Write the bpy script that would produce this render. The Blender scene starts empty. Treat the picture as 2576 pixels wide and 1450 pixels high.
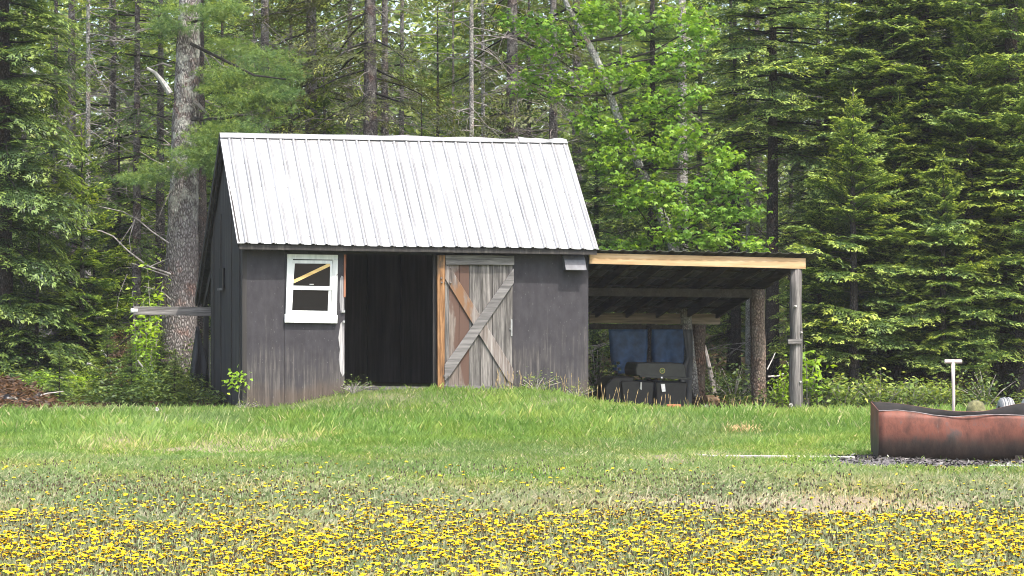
import bpy, math, random
import numpy as np
from mathutils import Vector, Matrix
R = math.radians
rng = np.random.default_rng(11)
random.seed(5)
sc = bpy.context.scene
COL = sc.collection
# ------------------------------------------------------------------ camera model (all measures in metres)
F, CX, HY, CAMZ = 5340.0, 1288.0, 770.0, 1.5
TH = R(15); CT, ST = math.cos(TH), math.sin(TH)
SHX, SHY = -3.80, 30.0
def P(x, y, Y): return Vector(((x-CX)/F*Y, Y, CAMZ+(HY-y)/F*Y))
def uz(x, y, v=0.0):
    a = (x-CX)/F
    u = (a*(SHY+v*CT)-SHX+v*ST)/(CT-a*ST)
    Y = SHY+u*ST+v*CT
    return u, CAMZ+(HY-y)/F*Y
def sm(x, a, b):
    t = np.clip((np.asarray(x, float)-a)/(b-a), 0, 1); return t*t*(3-2*t)
def ground_z(X, Y):
    X = np.asarray(X, float); Y = np.asarray(Y, float)
    u = (X-SHX)*CT+(Y-SHY)*ST; v = -(X-SHX)*ST+(Y-SHY)*CT
    mound = .25*sm(u, .15, 1.7)*(1-sm(u, 4.0, 5.7))*np.where(v < 0, np.exp(-(v/1.7)**2), 1-sm(v, 3.5, 6))
    fall = -.16*sm(X, 1.4, 3.2)*sm(Y, 28.5, 33)
    rise = .045*np.maximum(Y-44, 0)
    nz = .02*np.sin(X*1.3+.7*Y)*np.sin(Y*.9-.4*X)+.012*np.sin(X*3.1-Y*2.3)
    return .015+mound+fall+rise+nz
def gz(X, Y): return float(ground_z(X, Y))
# ------------------------------------------------------------------ node helper
class Nodes:
    def __init__(s, name):
        s.m = bpy.data.materials.new(name); s.m.use_nodes = True
        s.t = s.m.node_tree; s.t.nodes.clear()
        s.out = s.new('ShaderNodeOutputMaterial')
    def new(s, typ, **kw):
        n = s.t.nodes.new(typ)
        for k, v in kw.items(): setattr(n, k, v)
        return n
    def link(s, a, b): s.t.links.new(a, b)
    def put(s, sock, v):
        if hasattr(v, 'is_output'): s.link(v, sock)
        elif v is not None:
            if isinstance(v, (tuple, list)) and len(v) == 3 and sock.type == 'RGBA': v = (*v, 1)
            sock.default_value = v
    def coord(s, scale=(1, 1, 1), kind='Object'):
        tc = s.new('ShaderNodeTexCoord'); mp = s.new('ShaderNodeMapping')
        s.link(tc.outputs[kind], mp.inputs['Vector']); mp.inputs['Scale'].default_value = scale
        return mp.outputs[0]
    def wpos(s, scale=(1, 1, 1)):
        g = s.new('ShaderNodeNewGeometry'); mp = s.new('ShaderNodeMapping')
        s.link(g.outputs['Position'], mp.inputs['Vector']); mp.inputs['Scale'].default_value = scale
        return mp.outputs[0]
    def noise(s, vec, scale=1, detail=4, rough=.55):
        n = s.new('ShaderNodeTexNoise'); s.link(vec, n.inputs['Vector'])
        n.inputs['Scale'].default_value = scale; n.inputs['Detail'].default_value = detail; n.inputs['Roughness'].default_value = rough
        return n.outputs['Fac']
    def voro(s, vec, scale=1, feature='F1'):
        n = s.new('ShaderNodeTexVoronoi', feature=feature); s.link(vec, n.inputs['Vector']); n.inputs['Scale'].default_value = scale
        return n.outputs['Distance']
    def ramp(s, fac, stops):
        n = s.new('ShaderNodeValToRGB'); s.put(n.inputs['Fac'], fac)
        e = n.color_ramp.elements
        while len(e) < len(stops): e.new(.5)
        for q, (p, c) in zip(e, stops):
            q.position = p; q.color = (*c, 1) if len(c) == 3 else c
        return n.outputs['Color']
    def step(s, fac, a, b):
        n = s.new('ShaderNodeMapRange', interpolation_type='SMOOTHSTEP'); s.put(n.inputs['Value'], fac)
        n.inputs['From Min'].default_value = a; n.inputs['From Max'].default_value = b
        return n.outputs['Result']
    def math(s, op, a, b=0.0):
        n = s.new('ShaderNodeMath', operation=op); s.put(n.inputs[0], a); s.put(n.inputs[1], b); return n.outputs[0]
    def mix(s, f, a, b, mode='MIX'):
        n = s.new('ShaderNodeMix', data_type='RGBA', blend_type=mode); s.put(n.inputs[0], f); s.put(n.inputs[6], a); s.put(n.inputs[7], b)
        return n.outputs[2]
    def attr(s, name='tint'):
        n = s.new('ShaderNodeAttribute', attribute_name=name); return n.outputs['Fac']
    def xyz(s, vec):
        n = s.new('ShaderNodeSeparateXYZ'); s.link(vec, n.inputs[0]); return n.outputs
    def bump(s, h, strength=.5, dist=.01):
        n = s.new('ShaderNodeBump'); s.link(h, n.inputs['Height']); n.inputs['Strength'].default_value = strength; n.inputs['Distance'].default_value = dist
        return n.outputs[0]
    def done(s, base, rough=.7, metal=0.0, normal=None, spec=.3, **kw):
        b = s.new('ShaderNodeBsdfPrincipled')
        s.put(b.inputs['Base Color'], base); s.put(b.inputs['Roughness'], rough); s.put(b.inputs['Metallic'], metal)
        b.inputs['Specular IOR Level'].default_value = spec
        for k, v in kw.items(): s.put(b.inputs[k], v)
        if normal is not None: s.link(normal, b.inputs['Normal'])
        s.link(b.outputs[0], s.out.inputs[0]); return s.m
    def leaf(s, base, trans=.35, rough=.5, spec=.35):
        b = s.new('ShaderNodeBsdfPrincipled'); s.put(b.inputs['Base Color'], base)
        b.inputs['Roughness'].default_value = rough; b.inputs['Specular IOR Level'].default_value = spec
        t = s.new('ShaderNodeBsdfTranslucent'); s.put(t.inputs['Color'], s.mix(1.0, base, (1.3, 1.25, .6), 'MULTIPLY'))
        m = s.new('ShaderNodeMixShader'); m.inputs[0].default_value = trans
        s.link(b.outputs[0], m.inputs[1]); s.link(t.outputs[0], m.inputs[2]); s.link(m.outputs[0], s.out.inputs[0]); return s.m
M = {}
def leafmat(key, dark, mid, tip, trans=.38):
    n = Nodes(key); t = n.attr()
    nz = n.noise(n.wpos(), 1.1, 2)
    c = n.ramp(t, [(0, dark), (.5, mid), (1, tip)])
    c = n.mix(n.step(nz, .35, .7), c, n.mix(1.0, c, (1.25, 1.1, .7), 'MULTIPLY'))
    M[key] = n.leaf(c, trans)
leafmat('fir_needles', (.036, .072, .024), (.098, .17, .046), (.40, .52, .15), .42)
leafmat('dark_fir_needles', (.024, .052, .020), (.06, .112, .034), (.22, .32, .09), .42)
leafmat('young_fir_needles', (.03, .065, .016), (.085, .155, .03), (.34, .46, .09))
leafmat('spruce_needles', (.04, .05, .02), (.085, .105, .036), (.20, .24, .07))
leafmat('pine_needles', (.032, .075, .026), (.075, .15, .05), (.19, .28, .085))
leafmat('maple_leaves', (.06, .14, .018), (.14, .28, .04), (.30, .46, .09), .5)
leafmat('bush_leaves', (.04, .08, .02), (.12, .195, .05), (.36, .44, .15), .4)
leafmat('lime_leaves', (.10, .20, .02), (.22, .38, .035), (.34, .50, .07), .45)
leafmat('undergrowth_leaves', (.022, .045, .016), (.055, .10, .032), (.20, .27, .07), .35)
leafmat('dead_needles', (.035, .02, .013), (.085, .048, .03), (.18, .11, .07), .3)
leafmat('far_leaves', (.05, .095, .03), (.14, .21, .06), (.33, .40, .13), .4)
def grassmat():
    n = Nodes('grass_blades'); t = n.attr(); z = n.attr('zone')
    a = n.ramp(t, [(0, (.145, .19, .10)), (.5, (.235, .275, .16)), (.8, (.37, .365, .26)), (1, (.50, .44, .35))])
    b = n.ramp(t, [(0, (.105, .205, .036)), (.5, (.19, .31, .076)), (.85, (.31, .415, .135)), (1, (.47, .44, .26))])
    c = n.mix(z, a, b)
    nz = n.noise(n.wpos(), .9, 3)
    c = n.mix(n.step(nz, .4, .7), c, n.mix(1.0, c, (1.2, 1.06, .85), 'MULTIPLY'))
    M['grass'] = n.leaf(c, .42, .6, .15)
grassmat()
def barkmat(key, dark, mid, light, sc_=(1, 1, .35), vs=28, moss=0.0, mz=None):
    n = Nodes(key); v = n.coord(sc_)
    nv = n.new('ShaderNodeVectorMath', operation='ADD')
    nn = n.new('ShaderNodeTexNoise'); n.link(v, nn.inputs['Vector']); nn.inputs['Scale'].default_value = 9
    ms = n.new('ShaderNodeVectorMath', operation='SCALE'); n.link(nn.outputs['Color'], ms.inputs[0]); ms.inputs['Scale'].default_value = .06
    n.link(v, nv.inputs[0]); n.link(ms.outputs[0], nv.inputs[1])
    d = n.voro(nv.outputs[0], vs, 'DISTANCE_TO_EDGE'); f = n.noise(v, 45, 4)
    h = n.math('ADD', n.math('MULTIPLY', d, 1.4), n.math('MULTIPLY', f, .5))
    c = n.ramp(h, [(.2, dark), (.48, mid), (.85, light)])
    pt = n.noise(n.coord(), 3.2, 5, .65)
    c = n.mix(n.step(pt, .52, .68), c, n.mix(1.0, c, (1.25, .95, .85), 'MULTIPLY'))
    if moss:
        mf = n.math('MULTIPLY', n.step(n.noise(n.coord(), 5.5, 6, .7), .46, .6), moss)
        if mz: mf = n.math('MULTIPLY', mf, n.step(n.xyz(n.coord())[2], mz[0], mz[1]))
        c = n.mix(mf, c, (.46, .46, .40))
    M[key] = n.done(c, .9, normal=n.bump(h, .9, .03), spec=.15)
barkmat('pine_bark', (.045, .038, .038), (.145, .128, .128), (.29, .265, .26), (1, 1, .28), 30)
barkmat('lichen_bark', (.05, .042, .038), (.165, .147, .14), (.34, .315, .30), (1, 1, .4), 30, .75, (1.8, 4.2))
barkmat('spruce_bark', (.035, .03, .03), (.115, .10, .10), (.25, .225, .215), (1, 1, .6), 40, .25)
barkmat('dark_bark', (.018, .016, .015), (.055, .048, .045), (.12, .105, .098), (1, 1, .5), 35)
barkmat('pale_bark', (.08, .075, .07), (.27, .255, .245), (.52, .50, .48), (1, 1, .7), 26, .5)
barkmat('post_bark', (.05, .036, .028), (.15, .11, .085), (.29, .225, .18), (1, 1, .5), 32, .1)
def twigmat(key, a, b):
    n = Nodes(key); M[key] = n.done(n.ramp(n.noise(n.coord(), 14, 4), [(.35, a), (.65, b)]), .85, spec=.2)
twigmat('dead_twig', (.10, .085, .075), (.26, .24, .22)); twigmat('dark_twig', (.012, .011, .010), (.04, .036, .032))
twigmat('silver_wood', (.28, .265, .245), (.50, .48, .45)); twigmat('grey_twig', (.16, .14, .13), (.36, .33, .31))
def woodmat(key, lo, mid, hi, axis='z', grain=38, stain=None, chips=None):
    n = Nodes(key); s = {'z': (1, 1, .06), 'x': (.06, 1, 1), 'y': (1, .06, 1)}[axis]
    v = n.coord(s); t = n.attr()
    off = n.new('ShaderNodeVectorMath', operation='ADD'); cb = n.new('ShaderNodeCombineXYZ')
    n.link(n.math('MULTIPLY', t, 37.0), cb.inputs[1]); n.link(v, off.inputs[0]); n.link(cb.outputs[0], off.inputs[1]); v = off.outputs[0]
    g = n.noise(v, grain, 6, .65); w = n.noise(v, grain*.28, 3)
    h = n.math('ADD', n.math('MULTIPLY', g, .65), n.math('MULTIPLY', w, .35))
    c = n.ramp(h, [(.34, lo), (.5, mid), (.66, hi)])
    c = n.mix(.55, c, n.mix(1.0, c, n.ramp(t, [(0, (.45, .45, .45)), (.5, (1, 1, 1)), (1, (1.6, 1.55, 1.5))]), 'MULTIPLY'))
    if stain:
        c = n.mix(n.step(n.noise(n.coord((1, 1, .35)), 2.6, 5, .6), stain[1], stain[1]+.08), c, stain[0])
    if chips:
        c = n.mix(n.step(n.noise(n.coord((1, 1, .4)), 22, 5, .7), chips[1], chips[1]+.03), c, chips[0])
    M[key] = n.done(c, .8, normal=n.bump(h, .35, .006), spec=.2)
G0, G1, G2 = (.028, .026, .024), (.10, .093, .087), (.26, .243, .226)
woodmat('grey_board', G0, G1, G2, 'z')
woodmat('grey_rail', G0, (.14, .132, .125), (.30, .285, .27), 'x')
woodmat('stained_board', (.05, .04, .034), (.135, .11, .095), (.25, .215, .185), 'z', stain=((.092, .055, .042), .5))
woodmat('orange_stile', (.045, .024, .014), (.18, .092, .04), (.34, .20, .10), 'z', 60, stain=((.085, .06, .04), .5))
woodmat('fresh_beam', (.27, .165, .08), (.42, .285, .155), (.52, .385, .24), 'x', 30, chips=((.18, .10, .05), .72))
woodmat('dull_beam', (.09, .07, .05), (.24, .19, .135), (.40, .33, .25), 'x', 30)
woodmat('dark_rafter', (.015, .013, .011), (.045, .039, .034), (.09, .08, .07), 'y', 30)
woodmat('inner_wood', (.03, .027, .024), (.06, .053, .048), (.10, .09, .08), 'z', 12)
woodmat('window_paint', (.42, .44, .43), (.60, .62, .61), (.72, .73, .72), 'z', 20, chips=((.28, .25, .22), .665))
woodmat('yellow_lath', (.50, .34, .12), (.66, .47, .20), (.74, .56, .28), 'x', 30)
woodmat('white_plank', (.16, .15, .14), (.33, .31, .29), (.48, .46, .43), 'x', 30)
woodmat('peeled_jamb', (.08, .077, .08), (.21, .205, .21), (.38, .37, .37), 'z', 40, stain=((.12, .07, .05), .6))
woodmat('red_jamb', (.10, .04, .025), (.24, .10, .06), (.36, .18, .11), 'z', 40)
woodmat('tool_handle', (.44, .33, .30), (.58, .49, .46), (.68, .62, .59), 'z', 20)
woodmat('cut_wood', (.22, .12, .06), (.42, .26, .15), (.60, .44, .29), 'x', 20)
def plymat():
    n = Nodes('weathered_plywood'); c3 = n.coord(); z = n.xyz(c3)[2]; x = n.xyz(c3)[0]
    st = n.noise(n.coord((1, 1, .05)), 26, 6, .7); bl = n.noise(c3, 1.6, 4); fine = n.noise(n.coord((1, 1, .25)), 90, 3)
    paint = n.ramp(n.noise(n.coord((1, 1, .5)), 9, 5, .6), [(.3, (.031, .029, .033)), (.7, (.050, .047, .052))])
    bare = n.ramp(st, [(.32, (.034, .031, .030)), (.5, (.078, .070, .065)), (.68, (.15, .138, .127))])
    low = n.math('SUBTRACT', 1.0, n.step(z, .1, 1.75))
    f = n.math('ADD', n.math('MULTIPLY', low, .62), n.math('MULTIPLY', n.math('SUBTRACT', bl, .5), 1.0))
    f = n.math('ADD', f, n.math('MULTIPLY', n.math('SUBTRACT', st, .5), 1.5))
    c = n.mix(n.step(f, .2, .95), paint, bare)
    foot = n.math('ADD', n.math('SUBTRACT', 1.0, n.step(z, .12, .75)), n.math('MULTIPLY', n.math('SUBTRACT', bl, .5), 1.6))
    c = n.mix(n.step(foot, .5, 1.1), c, n.ramp(st, [(.3, (.045, .035, .029)), (.7, (.12, .095, .078))]))
    c = n.mix(n.step(fine, .66, .72), c, (.17, .16, .155))
    M['plywood'] = n.done(c, .85, normal=n.bump(st, .25, .004), spec=.2)
plymat()
def darkply():
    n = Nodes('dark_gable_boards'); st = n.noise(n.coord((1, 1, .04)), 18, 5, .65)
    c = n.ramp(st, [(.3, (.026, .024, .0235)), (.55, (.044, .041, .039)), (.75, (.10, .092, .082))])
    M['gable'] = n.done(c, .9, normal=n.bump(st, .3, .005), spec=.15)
darkply()
def roofmat():
    n = Nodes('galvanised_roof'); a = n.noise(n.coord((1, .25, .25)), 5, 4); b = n.noise(n.coord(), 60, 2)
    c = n.ramp(a, [(.3, (.35, .35, .35)), (.7, (.41, .408, .402))]); g = n.math('MULTIPLY', n.attr(), n.step(n.noise(n.coord((1, .4, .4)), 3.5, 4), .05, .6)); c = n.mix(g, c, (.115, .112, .112))  # tinted faces turn darker, standing in for shading on the ribs
    M['roof'] = n.done(c, n.ramp(b, [(.3, (.35,)*3), (.7, (.5,)*3)]), .25, spec=.5)
roofmat()
def plain(key, c, rough=.6, metal=0.0, var=.25, scale=12, spec=.3, bump=0):
    n = Nodes(key); f = n.noise(n.coord(), scale, 4)
    d = tuple(q*(1-var) for q in c); e = tuple(min(1, q*(1+var)) for q in c)
    M[key] = n.done(n.ramp(f, [(.3, d), (.7, e)]), rough, metal, spec=spec, normal=n.bump(f, bump, .02) if bump else None)
plain('screw', (.16, .15, .14), .5, .5); plain('grey_hood', (.12, .12, .13), .5, .2); plain('black_plastic', (.012, .012, .012), .45)
plain('lid_plastic', (.024, .025, .023), .4); plain('blue_tarp', (.04, .085, .18), .5, scale=5, bump=.9, var=.5); plain('black_tarp', (.03, .03, .032), .6, scale=4, bump=.6)
plain('grey_tarp', (.085, .085, .085), .6, scale=4, bump=.6); plain('rubber', (.10, .10, .098), .85); plain('tread', (.24, .24, .235), .9, var=.3)
plain('metal_bit', (.42, .42, .42), .4, .7); plain('tag_white', (.7, .7, .68), .6); plain('emblem_yellow', (.30, .26, .06), .5); plain('emblem_green', (.02, .07, .025), .5)
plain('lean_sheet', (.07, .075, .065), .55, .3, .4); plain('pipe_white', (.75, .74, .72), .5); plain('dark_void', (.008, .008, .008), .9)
plain('stone_brown', (.05, .038, .030), .9, scale=7, bump=.6, var=.5); plain('stone_dark', (.032, .027, .023), .8, scale=7, bump=.6); plain('stone_grey', (.10, .095, .09), .9, scale=9, bump=.6, var=.5)
plain('stone_red', (.055, .03, .024), .9, scale=7, bump=.6, var=.5); plain('worn_steel', (.22, .19, .185), .5, .4, .5); plain('moss', (.12, .115, .055), .95, scale=16, bump=.8, var=.6); plain('brick_red', (.30, .11, .06), .9); plain('black_bag', (.014, .015, .018), .3, bump=.5, scale=6)
plain('petal_yellow', (.85, .60, .002), .6, var=.12, scale=40); plain('petal_core', (.82, .58, .003), .6, var=.1); plain('sepal', (.06, .085, .03), .7); plain('seed_fluff', (.62, .60, .55), .9)
plain('bud_brown', (.095, .075, .045), .8); plain('stem', (.25, .27, .15), .7); plain('straw', (.50, .36, .17), .9, var=.4, scale=30)
n = Nodes('window_glass'); M['glass'] = n.done((.006, .006, .007), .12, spec=.35)
def rustmat():
    n = Nodes('rusted_steel'); c3 = n.coord(); z = n.xyz(c3)[2]
    a = n.noise(n.coord((1, 1, .55)), 4.5, 7, .68); b = n.noise(n.coord((1, 1, .3)), 11, 5, .7); f = n.noise(c3, 70, 3)
    c = n.ramp(a, [(.30, (.03, .016, .013)), (.42, (.085, .034, .024)), (.55, (.155, .054, .036)), (.66, (.085, .065, .062)), (.78, (.19, .165, .165))])
    c = n.mix(n.step(b, .62, .76), c, (.15, .135, .14))
    soot = n.math('ADD', n.math('SUBTRACT', 1.0, n.step(z, .06, .42)), n.math('MULTIPLY', n.math('SUBTRACT', a, .5), 1.2))  # lower body darkened: soot, with shade of the curved underside painted in
    c = n.mix(n.step(soot, .3, .95), c, n.ramp(b, [(.3, (.022, .018, .016)), (.7, (.055, .038, .03))]))
    c = n.mix(n.step(f, .68, .74), c, (.035, .024, .022))
    M['rust'] = n.done(c, .62, .15, normal=n.bump(a, .45, .02), spec=.3)
    n = Nodes('sooted_steel'); M['soot'] = n.done(n.ramp(n.noise(n.coord(), 8, 4), [(.3, (.010, .010, .010)), (.7, (.03, .026, .025))]), .8)
rustmat()
# ------------------------------------------------------------------ mesh builders
def mesh_np(name, V, Fq, tint=None, k=4, extra=None, mats=None, midx=None, smooth=False):
    me = bpy.data.meshes.new(name); V = np.asarray(V, np.float32).reshape(-1, 3); Fq = np.asarray(Fq, np.int32).reshape(-1, k)
    me.vertices.add(len(V)); me.vertices.foreach_set('co', V.ravel())
    me.loops.add(Fq.size); me.loops.foreach_set('vertex_index', Fq.ravel())
    me.polygons.add(len(Fq)); me.polygons.foreach_set('loop_start', np.arange(0, Fq.size, k, dtype=np.int32))
    me.update(calc_edges=True)
    for an, arr in [('tint', tint)]+list((extra or {}).items()):
        if arr is not None:
            at = me.attributes.new(an, 'FLOAT', 'FACE'); at.data.foreach_set('value', np.asarray(arr, np.float32))
    for m in (mats or []): me.materials.append(m)
    if midx is not None: me.polygons.foreach_set('material_index', np.asarray(midx, np.int32))
    return me
def link(name, me, parent=None, loc=None):
    o = bpy.data.objects.new(name, me); COL.objects.link(o)
    if parent is not None: o.parent = parent
    if loc is not None: o.location = loc
    return o
def tag(o, label=None, cat=None, group=None, kind=None):
    for k_, v_ in (('label', label), ('category', cat), ('group', group), ('kind', kind)):
        if v_: o[k_] = v_
    return o
def thing(name, label, cat, loc=(0, 0, 0), rz=0.0, group=None):
    o = bpy.data.objects.new(name, None); COL.objects.link(o); o.location = loc; o.rotation_euler = (0, 0, rz); o.empty_display_size = .1
    return tag(o, label, cat, group)
class MB:
    def __init__(s): s.v, s.f, s.t = [], [], []
    def add(s, vs, fs, t=.5):
        b = len(s.v); s.v += [tuple(q) for q in vs]
        for f in fs: s.f.append([b+i for i in f]); s.t.append(t)
        return s
    def box(s, x0, x1, y0, y1, z0, z1, t=.5):
        return s.add([(x0, y0, z0), (x1, y0, z0), (x1, y1, z0), (x0, y1, z0), (x0, y0, z1), (x1, y0, z1), (x1, y1, z1), (x0, y1, z1)],
              [(0, 3, 2, 1), (4, 5, 6, 7), (0, 1, 5, 4), (1, 2, 6, 5), (2, 3, 7, 6), (3, 0, 4, 7)], t)
    def prism(s, poly, y0, y1, t=.5):          # poly in (x,z), extruded along y; front at y0
        n_ = len(poly)
        if sum(poly[i][0]*poly[(i+1) % n_][1]-poly[(i+1) % n_][0]*poly[i][1] for i in range(n_)) < 0: poly = poly[::-1]
        vs = [(x, y0, z) for x, z in poly]+[(x, y1, z) for x, z in poly]
        fs = [tuple(range(n_)), tuple(range(2*n_-1, n_-1, -1))]+[(i, i+n_, (i+1) % n_+n_, (i+1) % n_) for i in range(n_)]
        return s.add(vs, fs, t)
    def bar(s, p, q, w, h, up=(0, 0, 1), t=.5):
        p, q = Vector(p), Vector(q); d = (q-p).normalized(); sd = d.cross(Vector(up)).normalized(); u = sd.cross(d)
        vs = [c+sd*a*w/2+u*b*h/2 for c in (p, q) for a, b in ((-1, -1), (1, -1), (1, 1), (-1, 1))]
        return s.add(vs, [(3, 2, 1, 0), (4, 5, 6, 7), (0, 1, 5, 4), (1, 2, 6, 5), (2, 3, 7, 6), (3, 0, 4, 7)], t)
    def tube(s, pts, rad, n=6, t=.5, cap=True, wob=0.0):
        pts = [Vector(p) for p in pts]; rings = []; ph = random.random()*6
        for i, p in enumerate(pts):
            d = (pts[min(i+1, len(pts)-1)]-pts[max(i-1, 0)])
            d = d.normalized() if d.length > 1e-9 else Vector((0, 0, 1))
            a = d.cross(Vector((0, 1, 0)) if abs(d.y) < .9 else Vector((1, 0, 0))).normalized(); b = d.cross(a)
            r = rad[i] if isinstance(rad, (list, tuple)) else rad
            rings.append([p+(a*math.cos(j*2*math.pi/n)+b*math.sin(j*2*math.pi/n))*r*(1+wob*math.sin(j*2.4+i*.9+ph)*math.sin(i*.37+j)) for j in range(n)])
        vs = [v for r_ in rings for v in r_]
        fs = [(i*n+j, (i+1)*n+j, (i+1)*n+(j+1) % n, i*n+(j+1) % n) for i in range(len(pts)-1) for j in range(n)]
        if cap: fs += [tuple(range(n)), tuple(range(len(vs)-1, len(vs)-n-1, -1))]
        return s.add(vs, fs, t)
    def lathe(s, prof, n=16, c=(0, 0, 0), t=.5):
        vs = [(c[0]+r*math.cos(2*math.pi*j/n), c[1]+r*math.sin(2*math.pi*j/n), c[2]+z) for r, z in prof for j in range(n)]
        fs = [(i*n+j, i*n+(j+1) % n, (i+1)*n+(j+1) % n, (i+1)*n+j) for i in range(len(prof)-1) for j in range(n)]
        fs += [tuple(range(n-1, -1, -1)), tuple(range((len(prof)-1)*n, len(prof)*n))]
        return s.add(vs, fs, t)
    def mesh(s, name, mat, smooth=False):
        me = bpy.data.meshes.new(name); me.from_pydata(s.v, [], s.f); me.update()
        at = me.attributes.new('tint', 'FLOAT', 'FACE'); at.data.foreach_set('value', s.t)
        me.materials.append(M[mat] if isinstance(mat, str) else mat)
        if smooth: me.polygons.foreach_set('use_smooth', [True]*len(me.polygons))
        return me
    def build(s, name, mat, parent=None, smooth=False, bevel=0, loc=None):
        o = link(name, s.mesh(name, mat, smooth), parent, loc)
        if bevel:
            b = o.modifiers.new('bevel', 'BEVEL'); b.width = bevel; b.segments = 1; b.limit_method = 'ANGLE'
        return o
def nrm(a): return a/np.maximum(np.linalg.norm(a, axis=-1, keepdims=True), 1e-9)
def dia(Pb, D, S, L, W, droop=0.0, mid=.5):
    """leaf-shaped quads: base, left, tip, right"""
    L = np.asarray(L)[..., None]*np.ones((len(Pb), 1)); W = np.asarray(W)[..., None]*np.ones((len(Pb), 1))
    m = Pb+D*L*mid; tip = Pb+D*L; tip = tip-np.array([0, 0, 1.])*L*droop
    return np.stack([Pb, m+S*W/2, tip, m-S*W/2], 1)
def randunit(n_):
    a = rng.normal(size=(n_, 3)); return nrm(a)
def sideof(D):
    return nrm(np.cross(D, randunit(len(D))))
# ------------------------------------------------------------------ conifer foliage
def bough_proto(L, dens=1.0, tipgain=1.0, size=1.0):
    vs, tn = [], []
    ts = np.arange(.08, 1.0, .060/L/dens)
    for t in ts:
        for sd in (1, -1):
            l2 = (.55*L*(1-t)**.75*(.35+.65*min(1, t*3))+.06)*rng.uniform(.65, 1.15)
            a = R(rng.uniform(42, 62))*sd
            p0 = np.array([L*t, 0, 0]); d2 = np.array([math.cos(a), math.sin(a), rng.uniform(-.18, .12)]); d2 /= np.linalg.norm(d2)
            ss = np.arange(.03, l2+.02, .046/dens)
            for q in ss:
                edge = q/l2
                p = p0+d2*q+np.array([0, 0, -.10*q*q/L])
                for s2 in (1, -1, 0):
                    if s2 == 0 and q < ss[-1]-.001: continue
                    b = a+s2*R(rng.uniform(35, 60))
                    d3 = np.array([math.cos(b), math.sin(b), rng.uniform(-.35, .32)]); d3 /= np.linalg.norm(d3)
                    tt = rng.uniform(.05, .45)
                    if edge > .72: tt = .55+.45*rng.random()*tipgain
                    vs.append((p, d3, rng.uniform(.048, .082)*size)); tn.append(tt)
    for q in np.arange(.05, L, .05):     # along the main axis
        d3 = np.array([1, rng.uniform(-.6, .6), rng.uniform(.1, .5)]); d3 /= np.linalg.norm(d3)
        vs.append((np.array([q, 0, 0]), d3, .08*size)); tn.append(rng.uniform(.05, .4) if q < L*.85 else 1.0)
    Pb = np.array([v[0] for v in vs]); D = np.array([v[1] for v in vs]); Ln = np.array([v[2] for v in vs])
    S = nrm(np.cross(D, np.array([0, 0, 1.])+rng.normal(scale=.35, size=D.shape)))
    return dia(Pb, D, S, Ln, Ln*.36, .18), np.array(tn)
BL = [.35, .65, 1.0, 1.5, 2.1]
PROTOS = {}
def protos(tg, dens):
    k = (tg, dens)
    if k not in PROTOS: PROTOS[k] = [[bough_proto(L, dens*(1.0 if L < 1.2 else .8), tg, 1.0) for _ in range(2)] for L in BL]
    return PROTOS[k]
def fir_crown(H, Rm, z0, spacing=.26, nper=5, elev=(35, -8), droop=.16, tg=1.0, dens=1.0, power=.8, ztop=9.0, gap=0.12, rlow=.75, sway=None, sector=None):
    """boughs of a conifer: returns foliage quads, tints, limb list"""
    pr = protos(tg, dens); VV, TT, limbs = [], [], []
    z = z0
    while z < H-.08:
        k = (z-z0)/(H-z0)
        rr = Rm*(1-k)**power*(rlow+(1-rlow)*min(1, k*5))
        nb = nper if z < ztop else max(3, nper-2)
        a0 = rng.uniform(0, 6.28)
        for j in range(nb):
            if rng.random() < gap: continue
            L = max(.14, rr*rng.uniform(.68, 1.12)); az = a0+j*6.283/nb+rng.uniform(-.35, .35)
            if sector and not (sector[0] < math.degrees(az) % 360 < sector[1]): continue
            el = R(elev[1]+(elev[0]-elev[1])*k**1.5+rng.uniform(-7, 7))
            i = min(range(len(BL)), key=lambda q: abs(BL[q]-L)); v, tn = pr[i][rng.integers(2)]
            s = L/BL[i]; roll = R(rng.uniform(-14, 14))
            w = v*s
            x = w[..., 0]; y = w[..., 1]*math.cos(roll)-w[..., 2]*math.sin(roll); zz = w[..., 1]*math.sin(roll)+w[..., 2]*math.cos(roll)
            zz = zz-droop*x*x/L+.05*L*np.sin(x/L*5+az)
            X = x*math.cos(el)-zz*math.sin(el); Z = x*math.sin(el)+zz*math.cos(el)
            zb = z+rng.uniform(-.09, .09)
            off = sway(zb) if sway else (0, 0)
            o = np.stack([X*math.cos(az)-y*math.sin(az)+off[0], X*math.sin(az)+y*math.cos(az)+off[1], Z+zb], -1)
            VV.append(o); TT.append(tn*rng.uniform(.8, 1.05))
            limbs.append((zb, az, el, L, droop, off))
        z += spacing*(1 if z < ztop else 1.8)*rng.uniform(.85, 1.15)*(1-.35*k)
    # leader shoot
    top = []
    n_ = 26; zz = np.linspace(H-.5, H+.05, n_); az = rng.uniform(0, 6.28, n_)
    off = np.array(sway(H)) if sway else np.zeros(2)
    Pb = np.stack([np.zeros(n_)+off[0], np.zeros(n_)+off[1], zz], 1); D = nrm(np.stack([np.cos(az)*.7, np.sin(az)*.7, np.ones(n_)*.7], 1))
    VV.append(dia(Pb, D, sideof(D), .09, .03)); TT.append(np.full(n_, .95))
    return np.concatenate(VV), np.concatenate(TT), limbs
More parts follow.
